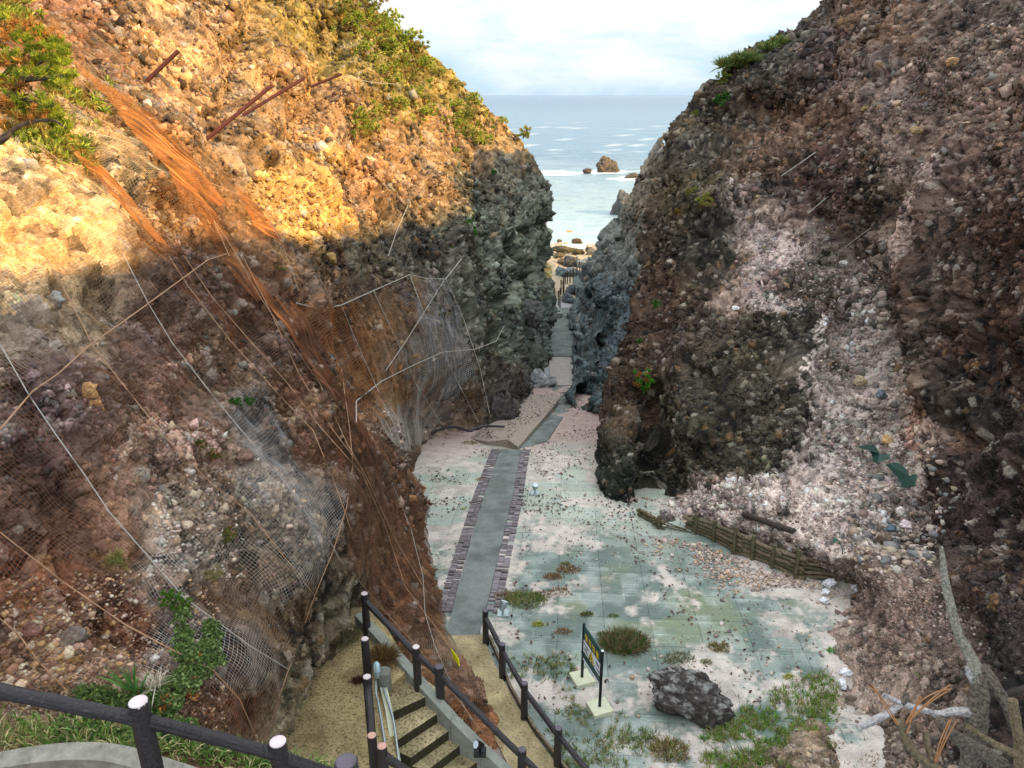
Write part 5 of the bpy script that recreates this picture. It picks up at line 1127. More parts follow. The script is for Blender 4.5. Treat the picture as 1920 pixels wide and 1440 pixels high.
# single stones one can point at
named = [('R',1640,968,.16,(196,180,174),'rounded pinkish stone in the debris right of the log fence'),('R',1690,958,.13,(214,204,200),'upright white stone where the gully meets the dark rib'),('R',1698,985,.15,(196,182,184),'pale mauve stone below the upright white stone'),('R',1672,992,.13,(88,104,116),'blue grey angular stone in the debris'),('R',1657,1008,.18,(120,104,92),'brown wedge shaped stone beside the blue grey one'),('R',1610,1010,.10,(150,140,132),'grey stone on the debris edge behind the log fence end'),('R',1665,825,.16,(190,160,110),'yellow stone at the foot of the pale gully'),('R',1675,835,.13,(200,186,178),'white stone beside the yellow one in the gully'),('R',1650,742,.20,(110,116,122),'blue grey block in the gully'),('R',1612,715,.22,(176,160,130),'tan block standing in the upper gully'),('R',1582,494,.16,(190,190,184),'pale stone at the top of the gully'),
 ('R',1785,115,.2,(176,140,104),'tan boulder near the top of the right cliff'),('R',1683,195,.18,(158,138,120),'round tan stone embedded high in the right cliff'),('R',1622,205,.16,(120,104,70),'olive stone embedded in the right cliff'),('R',1720,245,.18,(150,130,96),'yellowish stone left of the right rib'),('R',1890,560,.14,(170,140,84),'ochre stone in the dark right rib'),('R',1380,578,.14,(206,204,202),'white stone on the dark middle bulge'),
 ('L',452,855,.16,(122,98,86),'brown rounded stone under the silver net'),('L',160,735,.14,(190,150,100),'tan block beside the rope on the left slope'),('L',178,765,.15,(176,130,84),'ochre cracked block below the tan block'),('L',105,562,.14,(150,150,140),'grey flat stone near the sunlit patch at left'),('L',215,465,.2,(150,136,128),'grey slab stone at the shadow line on the left slope'),('L',130,1195,.15,(110,100,92),'grey boulder in the stone pile at lower left'),('L',60,1180,.11,(120,92,84),'striped reddish stone in the lower left pile'),('L',95,1215,.06,(196,180,150),'pale stone beside the striped one'),('L',140,1240,.07,(126,104,70),'brown shiny stone in the lower left pile'),('L',110,1255,.06,(190,160,110),'yellow stone at the bottom of the pile'),('L',295,1015,.09,(206,196,186),'white stone at the top of the silver net patch'),('L',350,985,.08,(196,176,156),'pale round stone above the silver net patch'),('L',290,1235,.05,(214,208,200),'white angular stone beside the mossy plants'),('L',485,330,.18,(206,160,100),'bright tan stone at the top of the yellow stones'),('L',620,485,.18,(160,130,80),'ochre stone on the shaded rock beside the net fold')]
for k,(sd,x,y,s,c,lab) in enumerate(named):
    p = on(SL if sd=='L' else SR,x,y,s*.1); boulder('stone',lab,p,(s,s*.85,s*.75),300+k,c,k*.9,4,.7,None,'stone')
# ------------------------------------------------------------------ plants
def blades(centers, dirs, length, width, n, spread, cols, droop=.0, seed=0):
    "n thin two-part blades from every centre; returns V,F,C"
    rg = np.random.default_rng(seed); k = len(centers); cen = np.repeat(np.asarray(centers,float),n,0); dr = np.repeat(np.asarray(dirs,float),n,0)
    d = dr+rg.normal(0,spread,(k*n,3)); d /= np.linalg.norm(d,axis=1,keepdims=True)
    L_ = rg.uniform(.55,1.1,(k*n,1))*(np.repeat(np.asarray(length,float).reshape(-1,1),n,0) if np.ndim(length) else length)
    s = np.cross(d,rg.normal(size=(k*n,3))); s /= np.linalg.norm(s,axis=1,keepdims=True)+1e-9; w_ = width*rg.uniform(.7,1.2,(k*n,1))
    mid = cen+d*L_*.55; tip = cen+d*L_; mid[:,2] -= (droop*L_[:,0])*.2; tip[:,2] -= droop*L_[:,0]
    V = np.stack([cen-s*w_*.5,cen+s*w_*.5,mid+s*w_*.5,mid-s*w_*.5,tip],1).reshape(-1,3)
    b = np.arange(k*n)*5; F = np.concatenate([np.stack([b,b+1,b+2,b+3],1),np.stack([b+3,b+2,b+4,b+4],1)])
    cols = srgbA(cols); ci = np.repeat(rg.integers(0,len(cols),k),n) if len(cols)>1 else np.zeros(k*n,int)
    mixr = rg.random(k*n)<.3; ci = np.where(mixr,rg.integers(0,len(cols),k*n),ci)
    C_ = np.repeat(cols[ci]*rg.uniform(.6,1.35,(k*n,1)),5,0); return V,F,C_
def blade_mesh(name, V, F, C_):
    quads = F[F[:,2]!=F[:,3]]; tris = F[F[:,2]==F[:,3]][:,:3]
    me = bpy.data.meshes.new(name); nq,nt_ = len(quads),len(tris)
    me.vertices.add(len(V)); me.vertices.foreach_set('co',np.ascontiguousarray(V,np.float32).ravel())
    me.loops.add(nq*4+nt_*3); me.loops.foreach_set('vertex_index',np.concatenate([quads.ravel(),tris.ravel()]).astype(np.int32))
    me.polygons.add(nq+nt_); ls = np.concatenate([np.arange(nq)*4,nq*4+np.arange(nt_)*3]).astype(np.int32); me.polygons.foreach_set('loop_start',ls)
    me.polygons.foreach_set('loop_total',np.concatenate([np.full(nq,4),np.full(nt_,3)]).astype(np.int32)); me.update(calc_edges=True); col_attr(me,'alb',np.clip(C_,.005,.8)); me.materials.append(M_leaf); return me
GREEN = [(158,170,66),(136,154,56),(176,184,84),(112,130,50),(182,172,90)]
DGREEN = [(44,92,30),(58,112,36),(36,76,28),(70,120,44)]
MIX = [(138,150,64),(118,136,56),(164,140,78),(146,132,80)]
DRY = [(150,120,86),(128,100,74),(170,144,104),(108,84,64)]
GRASS = [(96,124,62),(120,138,78),(82,104,54),(150,146,100),(164,150,112)]
M_bark = plain('bark',(70,58,48),.9,.4,16,.6)
def shrub(label, c, r, cols, seed, nrm=(0,-.5,.85), group=None, trunk=True, name='pine_shrub', cat='shrub', flat=.6, dens=1.0, bl=.34):
    rg = np.random.default_rng(seed); c = np.asarray(c,float); nrm = np.asarray(nrm,float); nrm /= np.linalg.norm(nrm)
    t = thing(name,label,cat,tuple(c),0,group); k = int(34*dens)
    ct = c+nrm*r*.55
    u = rg.normal(size=(k,3)); u /= np.linalg.norm(u,axis=1,keepdims=True); u *= rg.uniform(.25,1,(k,1))**.6*r; u[:,2] *= flat; u += rg.normal(0,.12*r,(k,3))
    cen = ct+u; dirs = u/r*.6+np.array([0,0,.55])+nrm*.3
    V,F,C_ = blades(cen,dirs,r*bl,r*.060,30,.55,cols,.05,seed)
    C_ = C_*1.1
    me = blade_mesh('foliage',V-c,F,C_); link('foliage',me,None,t)
    if trunk:
        m = MB(); m.tube([c-nrm*.1*r,c+nrm*r*.25+Vector((.06*r,0,0)),ct],[r*.075,r*.06,r*.03],7)
        for j in range(4):
            e = cen[rg.integers(k)]; m.tube([c+nrm*r*.25,(c+nrm*r*.25+e)/2+np.array([0,0,.08*r]),e],[r*.04,r*.03,r*.012],5)
        m.build('trunk',M_bark,t,True)
    return t
ordn = ['first','second','third','fourth','fifth','sixth','seventh','eighth','ninth','tenth','eleventh','twelfth','thirteenth','fourteenth','fifteenth','sixteenth','seventeenth','eighteenth','nineteenth','twentieth']
sky_s = [(705,10,16),(738,38,15),(762,72,18),(786,92,15),(803,122,12),(826,135,9),(856,158,8),(893,188,11),(945,226,8),(985,252,11)]
for k,(x,y,r) in enumerate(sky_s):
    p = on(SL,x-4,y+6,.0); z = p.y*cp-p.z*sp
    shrub(f'{ordn[k]} green shrub down the left skyline counted from the top',p,r*z/1440*1.5,GREEN if k%3 else MIX,500+k,(.2,-.3,.9),'shrubs along the left skyline')
slope_s = sorted([(643,14,13),(668,40,14),(705,30,13),(722,52,12),(682,88,10),(718,80,13),(735,92,16),(700,110,9),(755,112,10),(780,172,11),(795,184,9),(746,192,11),(798,210,12),(855,195,9),(878,210,11),(855,232,10),(875,248,12),(900,262,14),(805,152,6),(712,130,10),(672,214,12),(692,240,9),(850,282,7)],key=lambda s:(s[1],s[0]))
word = lambda k: ordn[k] if k < 20 else ['twenty first','twenty second','twenty third','twenty fourth'][k-20]
for k,(x,y,r) in enumerate(slope_s):
    p = on(SL,x,y+r*.5,.0); z = p.y*cp-p.z*sp
    shrub(f'{word(k)} highest of the bright shrubs on the sunlit slope below the left skyline',p,r*z/1440*1.45,GREEN if k%4 else MIX,540+k,(.35,-.55,.75),'shrubs on the sunlit left slope',flat=.55)
# trailing ground vegetation on the upper left slope
V_=[];F_=[];C_=[];o_=0
for (x,y,rx,ry,n) in ((770,105,40,60,70),(700,60,50,50,80),(745,210,60,30,40),(880,240,50,35,50),(735,140,14,30,40),(660,30,30,30,40),(690,235,22,25,30),(850,200,60,40,40),(120,190,50,30,60),(70,235,40,30,60),(165,235,40,34,40),(110,280,26,26,40),(255,235,14,40,24),(30,30,40,30,50),(215,150,16,40,20),(160,300,20,24,20)):
    for _ in range(n):
        a = x+rng.normal(0,rx*.5); b = y+rng.normal(0,ry*.5)
        if a > np.interp(b,[q[0] for q in LEDGE],[q[1] for q in LEDGE])-6: continue
        v,f,c = blades([on(SL,a,b,.0)],[(.3,-.4,.6)],.22,.03,26,.8,GREEN if rng.random()<.6 else [(150,120,60),(130,110,56)],.1,int(rng.integers(1e6))); V_.append(v);F_.append(f+o_);C_.append(c);o_+=len(v)
tag(link('ground_cover',blade_mesh('ground_cover',np.concatenate(V_),np.concatenate(F_),np.concatenate(C_)),None),'low green growth creeping over the upper left slope',kind='stuff')
oth = [('L',872,428,17,DGREEN,'ivy green clump on the shaded nose of the left cliff'),('L',845,466,6,DGREEN,'tiny green tuft below the ivy clump on the left cliff'),('L',925,562-240,6,DGREEN,'small green tuft near the shadow line on the left cliff nose'),
 ('R',1208,712,20,[(50,120,34),(64,140,44),(40,96,34),(150,90,40)],'bright green fern clump on the face of the dark right bulge'),('R',1232,570,9,DGREEN,'small green clump above the fern on the right bulge'),('R',1203,640,7,DGREEN,'tiny fern between two clumps on the right bulge'),
 ('R',1300,362,13,[(120,120,56),(96,110,48),(150,130,70)],'yellow green cushion on top of the right middle ridge'),('R',1322,374,13,MIX,'mossy cushion right of the yellow green one on the ridge'),('R',1276,396,10,[(150,110,40),(120,110,50)],'orange moss cushion at the ridge corner'),('R',1357,145,12,[(120,130,50),(100,116,46)],'green cushion under the right skyline grass'),('R',1353,186,13,DGREEN,'dark green cushion lower on the right cliff edge'),('R',1303,216,9,[(110,116,60),(90,100,50)],'olive cushion at the seaward edge of the right cliff'),
 ('L',440,752,12,DGREEN,'left half of the green pine seedling in the silver net'),('L',466,750,9,DGREEN,'right small pine seedling in the silver net'),('L',352,806,8,[(70,96,40),(90,110,44)],'upper dull seedling of the brown shrub patch'),('L',372,832,18,[(86,100,44),(120,100,50),(70,90,40)],'wide dull green seedling in the brown shrub patch'),('L',404,852,12,[(100,104,50),(150,96,56),(80,96,44)],'browning seedling at the right of the shrub patch'),('L',425,1000,14,[(84,110,40),(150,100,40),(100,120,50)],'small pine seedling with orange tips in the net'),('L',318,1118,18,[(90,130,40),(70,112,36)],'bright pine seedling above the mossy plants'),('L',344,1130,17,[(96,130,44),(80,112,38)],'second bright pine seedling touching the first above the moss'),('L',436,935,7,DGREEN,'tiny green sprout in the middle of the silver net'),
 ('L',400,1075,13,[(160,150,110),(130,124,84)],'dry grass tuft in the silver net'),('L',215,1050,17,[(176,160,110),(140,130,80),(120,130,70)],'dry grass tuft on the near left slope'),('L',520,520-16,9,[(120,120,70),(100,110,60)],'thin grass tuft among the dark net folds')]
for k,(sd,x,y,r,cols,lab) in enumerate(oth):
    S_ = SL if sd=='L' else SR; pp_ = on(S_,x,y+r*.4,.0); z = pp_.y*cp-pp_.z*sp
    dry = 'dry grass' in lab or 'thin grass' in lab
    shrub(lab,pp_,r*z/1440*1.1,cols,620+k,(.4 if sd=='L' else -.4,-.6,.6),trunk=('pine' in lab),name='grass_tuft' if dry else ('pine_seedling' if 'seedling' in lab else 'cushion_plant'),cat='grass tuft' if dry else 'plant',flat=.75,bl=1.0 if dry else .42,dens=.5 if dry else 1)
# grass on the right skyline
def tuft(label, c, r, h, cols, seed, n=260, name='grass_tuft', cat='grass tuft', group=None, width=.010, lean=(0,0,1), spread=.38):
    rg = np.random.default_rng(seed); c = np.asarray(c,float); a = rg.uniform(0,6.28,n); q = np.sqrt(rg.random(n))*r
    cen = c+np.stack([np.cos(a)*q,np.sin(a)*q*.75,np.zeros(n)-.02],-1); dirs = (cen-c)/max(r,.01)*.55+np.asarray(lean)
    V,F,C_ = blades(cen,dirs,h,width,2,spread,cols,.18,seed); me = blade_mesh(name,V-c,F,C_); o = link(name,me,None); o.location = c; return tag(o,label,cat,group)
SKG = [(84,110,54),(110,130,66),(140,136,76),(70,92,50)]
for k,(x,y,r,lab) in enumerate(((1362,114,20,'left clump of tall grass on the right skyline'),(1390,104,20,'middle clump of tall grass on the right skyline'),(1432,82,16,'sparse grass clump higher on the right skyline'),(1452,70,12,'uppermost yellowish grass clump on the right skyline'))):
    z = 34.4+.2*k; pq = on(SR,x+8,y+10,.1); z = pq.y*cp-pq.z*sp; tuft(lab,pq,r*z/1440,.62 if k<2 else .5,SKG,700+k,420 if k<2 else 160,width=.03,spread=.45)
# grass on the floor
floor_t = [(985,1128,36,18,.15,GRASS,'grass patch beside the concrete path and floodlight',900),(948,1120,18,10,.14,DRY,'dry grass patch left of the path side grass',200),(1066,1070,20,8,.12,DRY,'brown grass tuft in the middle of the green floor',260),(1036,1083,15,7,.12,DRY,'smaller brown grass tuft left of the middle one',180),(1060,1060-2,8,5,.1,[(110,124,60),(130,110,70)],'small green sprig behind the brown tufts',80),(1050,1112,18,8,.12,DRY,'brown tuft right of the path side grass',180),(1020,1118,20,8,.10,DRY,'thin brown fringe of the path side grass',140),(1170,1208,38,26,.28,[(66,96,44),(90,118,58),(150,124,96),(120,100,80)],'bushy green and brown tuft behind the warning sign',1100),(1130,1190,8,5,.12,GRASS,'tiny green tuft by the sign top',70),(1008,1172,9,5,.12,GREEN,'small green tuft on the pale patch by the railing',90),(1057,1185,12,5,.10,DRY,'little brown tuft between railing and sign',110),(1348,1216,17,8,.14,[(128,116,80),(150,130,90),(100,110,60)],'brown tuft on the pale dust at right',200),(1323,1243,8,5,.12,GRASS,'small green tuft left of the dust patch tuft',80),(1275,1238,26,9,.12,[(140,130,100),(110,116,76)],'dry tuft right behind the boulder',240),(1100,1153,9,5,.12,[(80,96,50),(120,110,70)],'dark tuft above the warning sign',90),(1255,1410,30,16,.2,DRY+GRASS,'dry tuft below the boulder',420),(1560,1222,8,6,.12,[(70,140,50),(90,150,60)],'bright green sprout at the debris edge',90),(1480,1272,8,5,.12,GREEN,'green sprout above the bottom right grass',80),(880,832,14,5,.12,[(120,120,60),(140,110,60),(90,110,50)],'moss tuft at the step of the raised slab',160),(905,900,13,5,.10,[(130,120,60),(150,110,70)],'mossy weeds beside the left path edging',130),(868,955,5,3,.08,GREEN,'single weed on the left paving',50),(1150,1155,7,4,.1,GRASS,'lone weed in the green floor right of the sign',60)]
for k,(x,y,rx,ry,h,cols,lab,n) in enumerate(floor_t):
    c = G(x,y); z = c.length; tuft(lab,c,rx*z/1440,h,cols,720+k,n,width=.012)
def grass_area(label, areas, cols, seed, name='grass', h=.16, dens=260, width=.011):
    rg = np.random.default_rng(seed); cen = []
    for pl in areas:
        pp = np.array(pl,float); x0,y0 = pp.min(0); x1,y1 = pp.max(0); n = int((x1-x0)*(y1-y0)/1000*dens*.12)
        qx,qy = rg.uniform(x0,x1,n),rg.uniform(y0,y1,n); ok = in_poly(qx+rg.normal(0,9,n),qy+rg.normal(0,6,n),pl)
        for a,b in zip(qx[ok],qy[ok]):
            if vnoise(np.array([[a*.03,b*.05,seed*1.]]))[0]+.55 > rg.random()*1.1:
                z = min(gdepth(a,b), float(SR['dep'](np.array([a]),np.array([b]))[0]) if a>1300 else 1e9); cen.append(PV(a,b,z))
    cen = np.array(cen); cen[:,2] -= .015; V,F,C_ = blades(cen,np.tile([0,0,1.],(len(cen),1)),h,width,7,.55,cols,.22,seed); return tag(link(name,blade_mesh(name,V,F,C_),None),label,kind='stuff')
grass_area('short green and straw grass between log railing and warning sign',[[(955,1230),(1080,1228),(1085,1262),(1060,1300),(1000,1290),(965,1262)],[(1010,1325),(1110,1335),(1150,1345),(1220,1360),(1240,1400),(1180,1440),(1060,1450)],[(1060,1300),(1100,1340),(1040,1340)]],GRASS,31)
grass_area('fresh green grass around the boulder in the lower right',[[(1310,1400),(1370,1340),(1400,1310),(1480,1285),(1568,1255),(1572,1330),(1540,1370),(1440,1390),(1380,1420),(1320,1440)],[(1330,1440),(1480,1390),(1560,1400),(1520,1450)]],[(84,124,48),(104,142,56),(122,150,68),(124,124,70),(150,138,96)],32,h=.20,dens=480)
grass_area('sparse dry grass on the debris slope by the dead pine',[[(1640,1270),(1760,1265),(1740,1310),(1660,1310)],[(1560,1380),(1660,1400),(1700,1450),(1560,1450)]],GRASS+DRY,33,h=.13,dens=120)
# creeping green plants of the foreground bank
def creep(label, spots, cols, seed, leaf=.022, n=60):
    rg = np.random.default_rng(seed); Vs=[];Cs=[]; base = srgbA(cols)
    for p,r in spots:
        k = int(n*(r/.10)**1.6); q = rg.normal(size=(k,3)); q /= np.linalg.norm(q,axis=1,keepdims=True); q *= rg.uniform(.5,1,(k,1))*r; q[:,2] = np.abs(q[:,2])*.7
        c = np.asarray(p)+q; d = rg.normal(size=(k,3)); d /= np.linalg.norm(d,axis=1,keepdims=True); s = np.cross(d,rg.normal(size=(k,3))); s /= np.linalg.norm(s,axis=1,keepdims=True); L_ = leaf*rg.uniform(.6,1.3,(k,1))
        Vs.append(np.stack([c-d*L_,c+s*L_*.5,c+d*L_,c-s*L_*.5],1).reshape(-1,3)); Cs.append(np.repeat(base[rg.integers(0,len(base),k)]*rg.uniform(.6,1.4,(k,1)),4,0))
    V = np.concatenate(Vs); F = np.arange(len(V)).reshape(-1,4); me = mesh_np('creeping_plants',V,F,False); col_attr(me,'alb',np.clip(np.concatenate(Cs),.005,.8)); return tag(link('creeping_plants',me,M_leaf),label,kind='stuff')
def bank_pt(x,y):
    tz = np.interp(x,[-260,0,250,450,640],[-4.45,-4.7,-5.0,-5.45,-5.75])
    return PZ(x,y,tz+.05)
sp1 = []
def fill(pl,n,r,fn,rg):
    pp = np.array(pl,float); x0,y0 = pp.min(0); x1,y1 = pp.max(0); out=[]
    for _ in range(n*6):
        a,b = rg.uniform(x0,x1),rg.uniform(y0,y1)
        if in_poly(np.array([a]),np.array([b]),pl)[0]: out.append((fn(a,b),r*rg.uniform(.6,1.2)))
        if len(out)>=n: break
    return out
rg_ = np.random.default_rng(77); sl_pt = lambda a,b: on(SL,a,b,.10)
sp1 += fill([(325,1150),(352,1148),(352,1180),(372,1210),(388,1165),(405,1160),(418,1240),(395,1265),(350,1300),(330,1310),(300,1290),(335,1240),(330,1200)],150,.075,sl_pt,rg_)
sp1 += fill([(135,1300),(160,1285),(240,1300),(330,1290),(345,1330),(320,1350),(130,1345)],110,.07,sl_pt,rg_)
sp1 += fill([(90,1350),(200,1345),(330,1350),(420,1385),(520,1410),(600,1430),(610,1445),(500,1440),(300,1395),(100,1375)],130,.07,bank_pt,rg_)
creep('creeping green plants along the bank behind the foreground railing',sp1,[(84,108,54),(104,128,68),(68,90,46),(126,146,92)],41)
creep('orange withered patches among the creeping green plants',fill([(350,1225),(378,1225),(376,1235),(352,1238)],7,.045,sl_pt,rg_)+fill([(345,1280),(390,1262),(372,1310),(340,1320)],12,.05,sl_pt,rg_)+fill([(280,1300),(330,1298),(325,1330),(290,1335)],14,.05,sl_pt,rg_),[(176,116,60),(150,100,54),(190,134,76)],42,.018)
cen=[];dr=[]
for _ in range(420):
    a = rng.uniform(-20,640); b = np.interp(a,[-20,250,450,640],[1352,1365,1402,1448])+rng.uniform(-8,50); p = bank_pt(a,b); cen += [p]*6
cen = np.array(cen); V,F,C_ = blades(cen,np.tile([0,0,1.],(len(cen),1)),.20,.008,1,.75,[(196,184,140),(170,156,110),(104,140,62),(84,124,50),(96,134,56)],.45,43)
tag(link('grass',blade_mesh('grass',V,F,C_),None),'straw coloured and green grass along the foreground kerb',kind='stuff')
tuft('grass tuft sprouting over the foreground kerb beside the log post',bank_pt(232,1418),.10,.20,[(190,176,130),(120,140,70),(90,120,60)],44,120,width=.009,spread=.6)
tuft('tall green blades standing behind the foreground rail',on(SL,255,1290,.15),.05,.42,[(90,140,70),(110,150,80)],45,16,width=.02,spread=.15)
tuft('white dead grass tuft among the creeping plants',on(SL,287,1282,.15),.07,.2,[(214,206,190),(196,186,166)],46,60,width=.008,spread=.5)
tuft('drooping brown grass clump above the stair head',PZ(720,1232,-8.3),.13,.30,[(120,92,60),(96,76,52),(140,120,76)],47,420,width=.009,spread=.6)
tuft('dry brown litter clump on the landing beside the post',PZ(672,1275,-8.4),.09,.10,[(96,64,44),(80,56,40)],48,160,width=.009,spread=.8)
tuft('dry grass at the back of the landing',PZ(640,1195,-8.35),.3,.16,[(150,140,110),(120,116,84),(100,104,70)],49,260,width=.009,spread=.7)

# ------------------------------------------------------------------ pine tree at the upper left
pt = thing('pine_tree','pine tree with green and rusty needles leaning in at the upper left','tree',tuple(on(SL,-150,420,.2)))
PD = 8.3
m = MB(); m.tube(spline([on(SL,-150,430,.0),PV(-140,330,8.4),PV(-110,220,PD),PV(-90,100,PD+.2),PV(-80,-60,PD+.5)],4),[.11]*5+[.09]*5+[.06]*7,10,.05); m.build('trunk',M_bark,pt,True)
brs = [[(-120,290,8.3),(-40,240,8.2),(20,175,8.1),(60,130,8.1),(110,95,8.0)],[(-120,250,8.3),(-20,170,8.3),(40,105,8.3),(80,80,8.3)],[(-130,330,8.2),(-30,280,8.0),(40,235,7.9),(95,225,7.9),(125,240,7.9)],[(-100,150,8.4),(-20,90,8.5),(40,55,8.5),(75,60,8.5)],[(40,150,8.1),(95,145,8.0),(130,142,8.0)],[(-30,280,8.0),(10,260,7.8),(20,248,7.8)],[(20,175,8.1),(60,190,8.0),(100,200,7.9)],[(-100,110,8.4),(-20,45,8.5),(20,30,8.6)]]
cl = []
for k,b in enumerate(brs):
    P3 = spline([PV(*q) for q in b],4); n = len(P3); m = MB(); m.tube(P3,[.030*(1-i/n)+.007 for i in range(n)],7,.05,k); m.build('branch',M_bark,pt,True)
tufts = [(20,45,1),(45,70,0),(72,62,0),(60,90,0),(85,88,0),(105,84,0),(118,100,0),(95,110,0),(70,112,0),(45,120,1),(25,105,0),(5,70,1),(5,120,1),(30,140,0),(60,140,0),(85,138,0),(110,142,0),(132,140,0),(120,152,0),(95,158,0),(10,160,1),(35,165,1),(5,190,1),(30,185,0),(50,200,0),(70,195,0),(90,200,0),(60,215,1),(85,222,1),(105,222,0),(112,235,0),(125,240,0),(118,252,0),(100,215,0),(20,210,1),(45,225,1),(8,240,1),(20,252,0),(0,30,0),(-20,80,0),(-30,140,1),(-30,200,0),(100,120,0),(120,118,0),(52,52,1),(90,70,1),(0,148,0)]
for nm,sel,cols in (('green_needles',0,[(150,160,44),(126,142,38),(170,172,58),(96,112,34)]),('rusty_needles',1,[(176,120,56),(150,100,50),(186,136,66),(120,106,50)])):
    cc = [];dd=[]
    for (x,y,w_) in tufts:
        if w_ != sel: continue
        for _ in range(12):
            q = PV(x+rng.normal(0,9),y+rng.normal(0,6),8.1+rng.normal(0,.12)); cc.append(q); dd.append((rng.normal(0,.3),rng.normal(0,.3),.8))
    V,F,C_ = blades(np.array(cc),np.array(dd),.085,.0065,34,.6,cols,.0,50+sel); off = np.array(pt.location); link(nm,blade_mesh(nm,V-off,F,C_),None,pt)

# ------------------------------------------------------------------ dead pine, lower right
M_dbark = plain('lichen_bark',(46,38,32),.9,.3,80,1.0,rgb2=(126,116,104)); M_dpale = plain('bleached_wood',(120,112,108),.85,.35,60,.8,rgb2=(188,186,188)); M_dtwig = plain('scaly_twig',(84,68,48),.9,.4,90,1.0,rgb2=(138,124,98))
DT = 3.1
dt = thing('dead_pine','dead lichen covered pine with a few orange needles in the lower right','tree',tuple(PV(1815,1560,DT)))
def limb(nm,pts,rp,mat,parent=None,d=DT,dz=0,gr=.18,seed=0):
    P3 = spline([PV(x,y,d+dz*i/len(pts)) for i,(x,y) in enumerate(pts)],5); n = len(P3); rr = np.interp(np.linspace(0,1,n),np.linspace(0,1,len(rp)),rp)*d/1440
    m = MB(); m.tube(P3,list(rr),18,gr,seed,sub=3); return m.build(nm,mat,parent or dt,True)
tr = limb('trunk',[(1812,1580),(1818,1450),(1828,1370),(1838,1295),(1832,1255)],[22,20,19,18,12],M_dbark,seed=1)
limb('branch',[(1836,1280),(1822,1236),(1798,1190),(1783,1140),(1772,1085),(1765,1025)],[15,11,8,8,7,3],plain('lichen_twig',(96,88,68),.9,.35,90,1.0,rgb2=(168,166,152)),seed=2)
limb('branch',[(1838,1250),(1858,1275),(1886,1321),(1901,1360),(1920,1390)],[11,11,10,9,7],M_dbark,seed=3,dz=-.1)
limb('branch',[(1899,1312),(1906,1360),(1913,1400),(1912,1470)],[9,9,10,11],M_dtwig,seed=4,d=2.9)
limb('branch',[(1835,1340),(1795,1333),(1760,1338),(1715,1326),(1684,1316),(1656,1302)],[11,7,5.5,5,4.5,4],M_dpale,seed=5)
limb('branch',[(1690,1318),(1668,1336),(1640,1350),(1607,1366)],[5,6.5,7,6.5],M_dpale,seed=6)
limb('branch',[(1690,1320),(1698,1308),(1700,1298)],[6,6,4],M_dbark,seed=7)
limb('branch',[(1762,1345),(1780,1370),(1812,1395),(1850,1415),(1905,1455)],[7,11,13,13,15],M_dbark,seed=8,d=2.95)
limb('branch',[(1908,1416),(1860,1392),(1814,1362)],[7,6,5],M_dtwig,seed=9,d=2.85)
t7 = limb('branch',[(1686,1352),(1694,1372),(1702,1394),(1724,1420),(1756,1440),(1790,1470)],[9,8,7,8,8,9],M_dtwig,seed=10,d=2.8)
t8 = limb('branch',[(1735,1371),(1740,1400),(1750,1432)],[6,6,6],M_dtwig,seed=11,d=2.8)
limb('branch',[(1860,1325),(1885,1304),(1925,1290)],[7,6,6],plain('dark_twig',(46,40,38),.9,.3,30,.5),seed=12)
limb('branch_stub',[(1826,1278),(1818,1262),(1811,1250)],[7,7,3],M_dpale,seed=13)
M_need = plain('orange_needles',(140,98,62),.7,.25,20)
for par,ls in ((t7,[[(1684,1360),(1662,1330),(1645,1300),(1626,1285)],[(1684,1358),(1664,1325),(1650,1305),(1634,1283)],[(1698,1358),(1730,1325),(1760,1300),(1782,1283)],[(1700,1356),(1740,1320),(1784,1291)],[(1702,1375),(1712,1335),(1724,1304)],[(1700,1374),(1716,1330),(1727,1306)],[(1699,1354),(1725,1316),(1755,1298),(1778,1292)]]),(t8,[[(1754,1428),(1768,1390),(1784,1348)],[(1756,1428),(1775,1385),(1793,1352)],[(1753,1426),(1764,1386),(1780,1350)]])):
    m = MB()
    for l in ls: m.tube(spline([PV(x,y,2.78) for x,y in l],4),.0022,5)
    m.build('needles',M_need,par,True)

# ------------------------------------------------------------------ log fence of the debris fan
posts = [((1233,968),(1235,992)),((1301,964),(1303,1002)),((1335,976),(1337,1016)),((1373,988),(1375,1040)),((1407,1004),(1409,1050)),((1444,1022),(1447,1066)),((1488,1031),(1491,1086)),((1588,1056),(1586,1093))]
fw = thing('retaining_fence','rotting log fence with stakes holding back pale debris','fence',tuple(G(1375,1040)))
fw2 = thing('retaining_fence','short broken piece of log fence left of the main one','fence',tuple(G(1235,992)))
base = []
for k,((tx_,ty),(bx_,by)) in enumerate(posts):
    b_ = G(bx_,by); zc = b_.y*cp-b_.z*sp; t_ = PV(tx_,ty,zc-.02); t_.x,t_.y = b_.x+.0,b_.y+.04; v = -(ty-720)/FPX; zc2 = t_.y/(cp+v*sp); t_.z = zc2*(-sp+v*cp); base.append((b_,t_))
    m = MB(); m.tube([b_-Vector((0,0,.3)),b_,b_.lerp(t_,.5),t_],[.036,.042,.046,.048],9,.08,k); m.build('stake',M_wood2,fw2 if k==0 else fw,True)
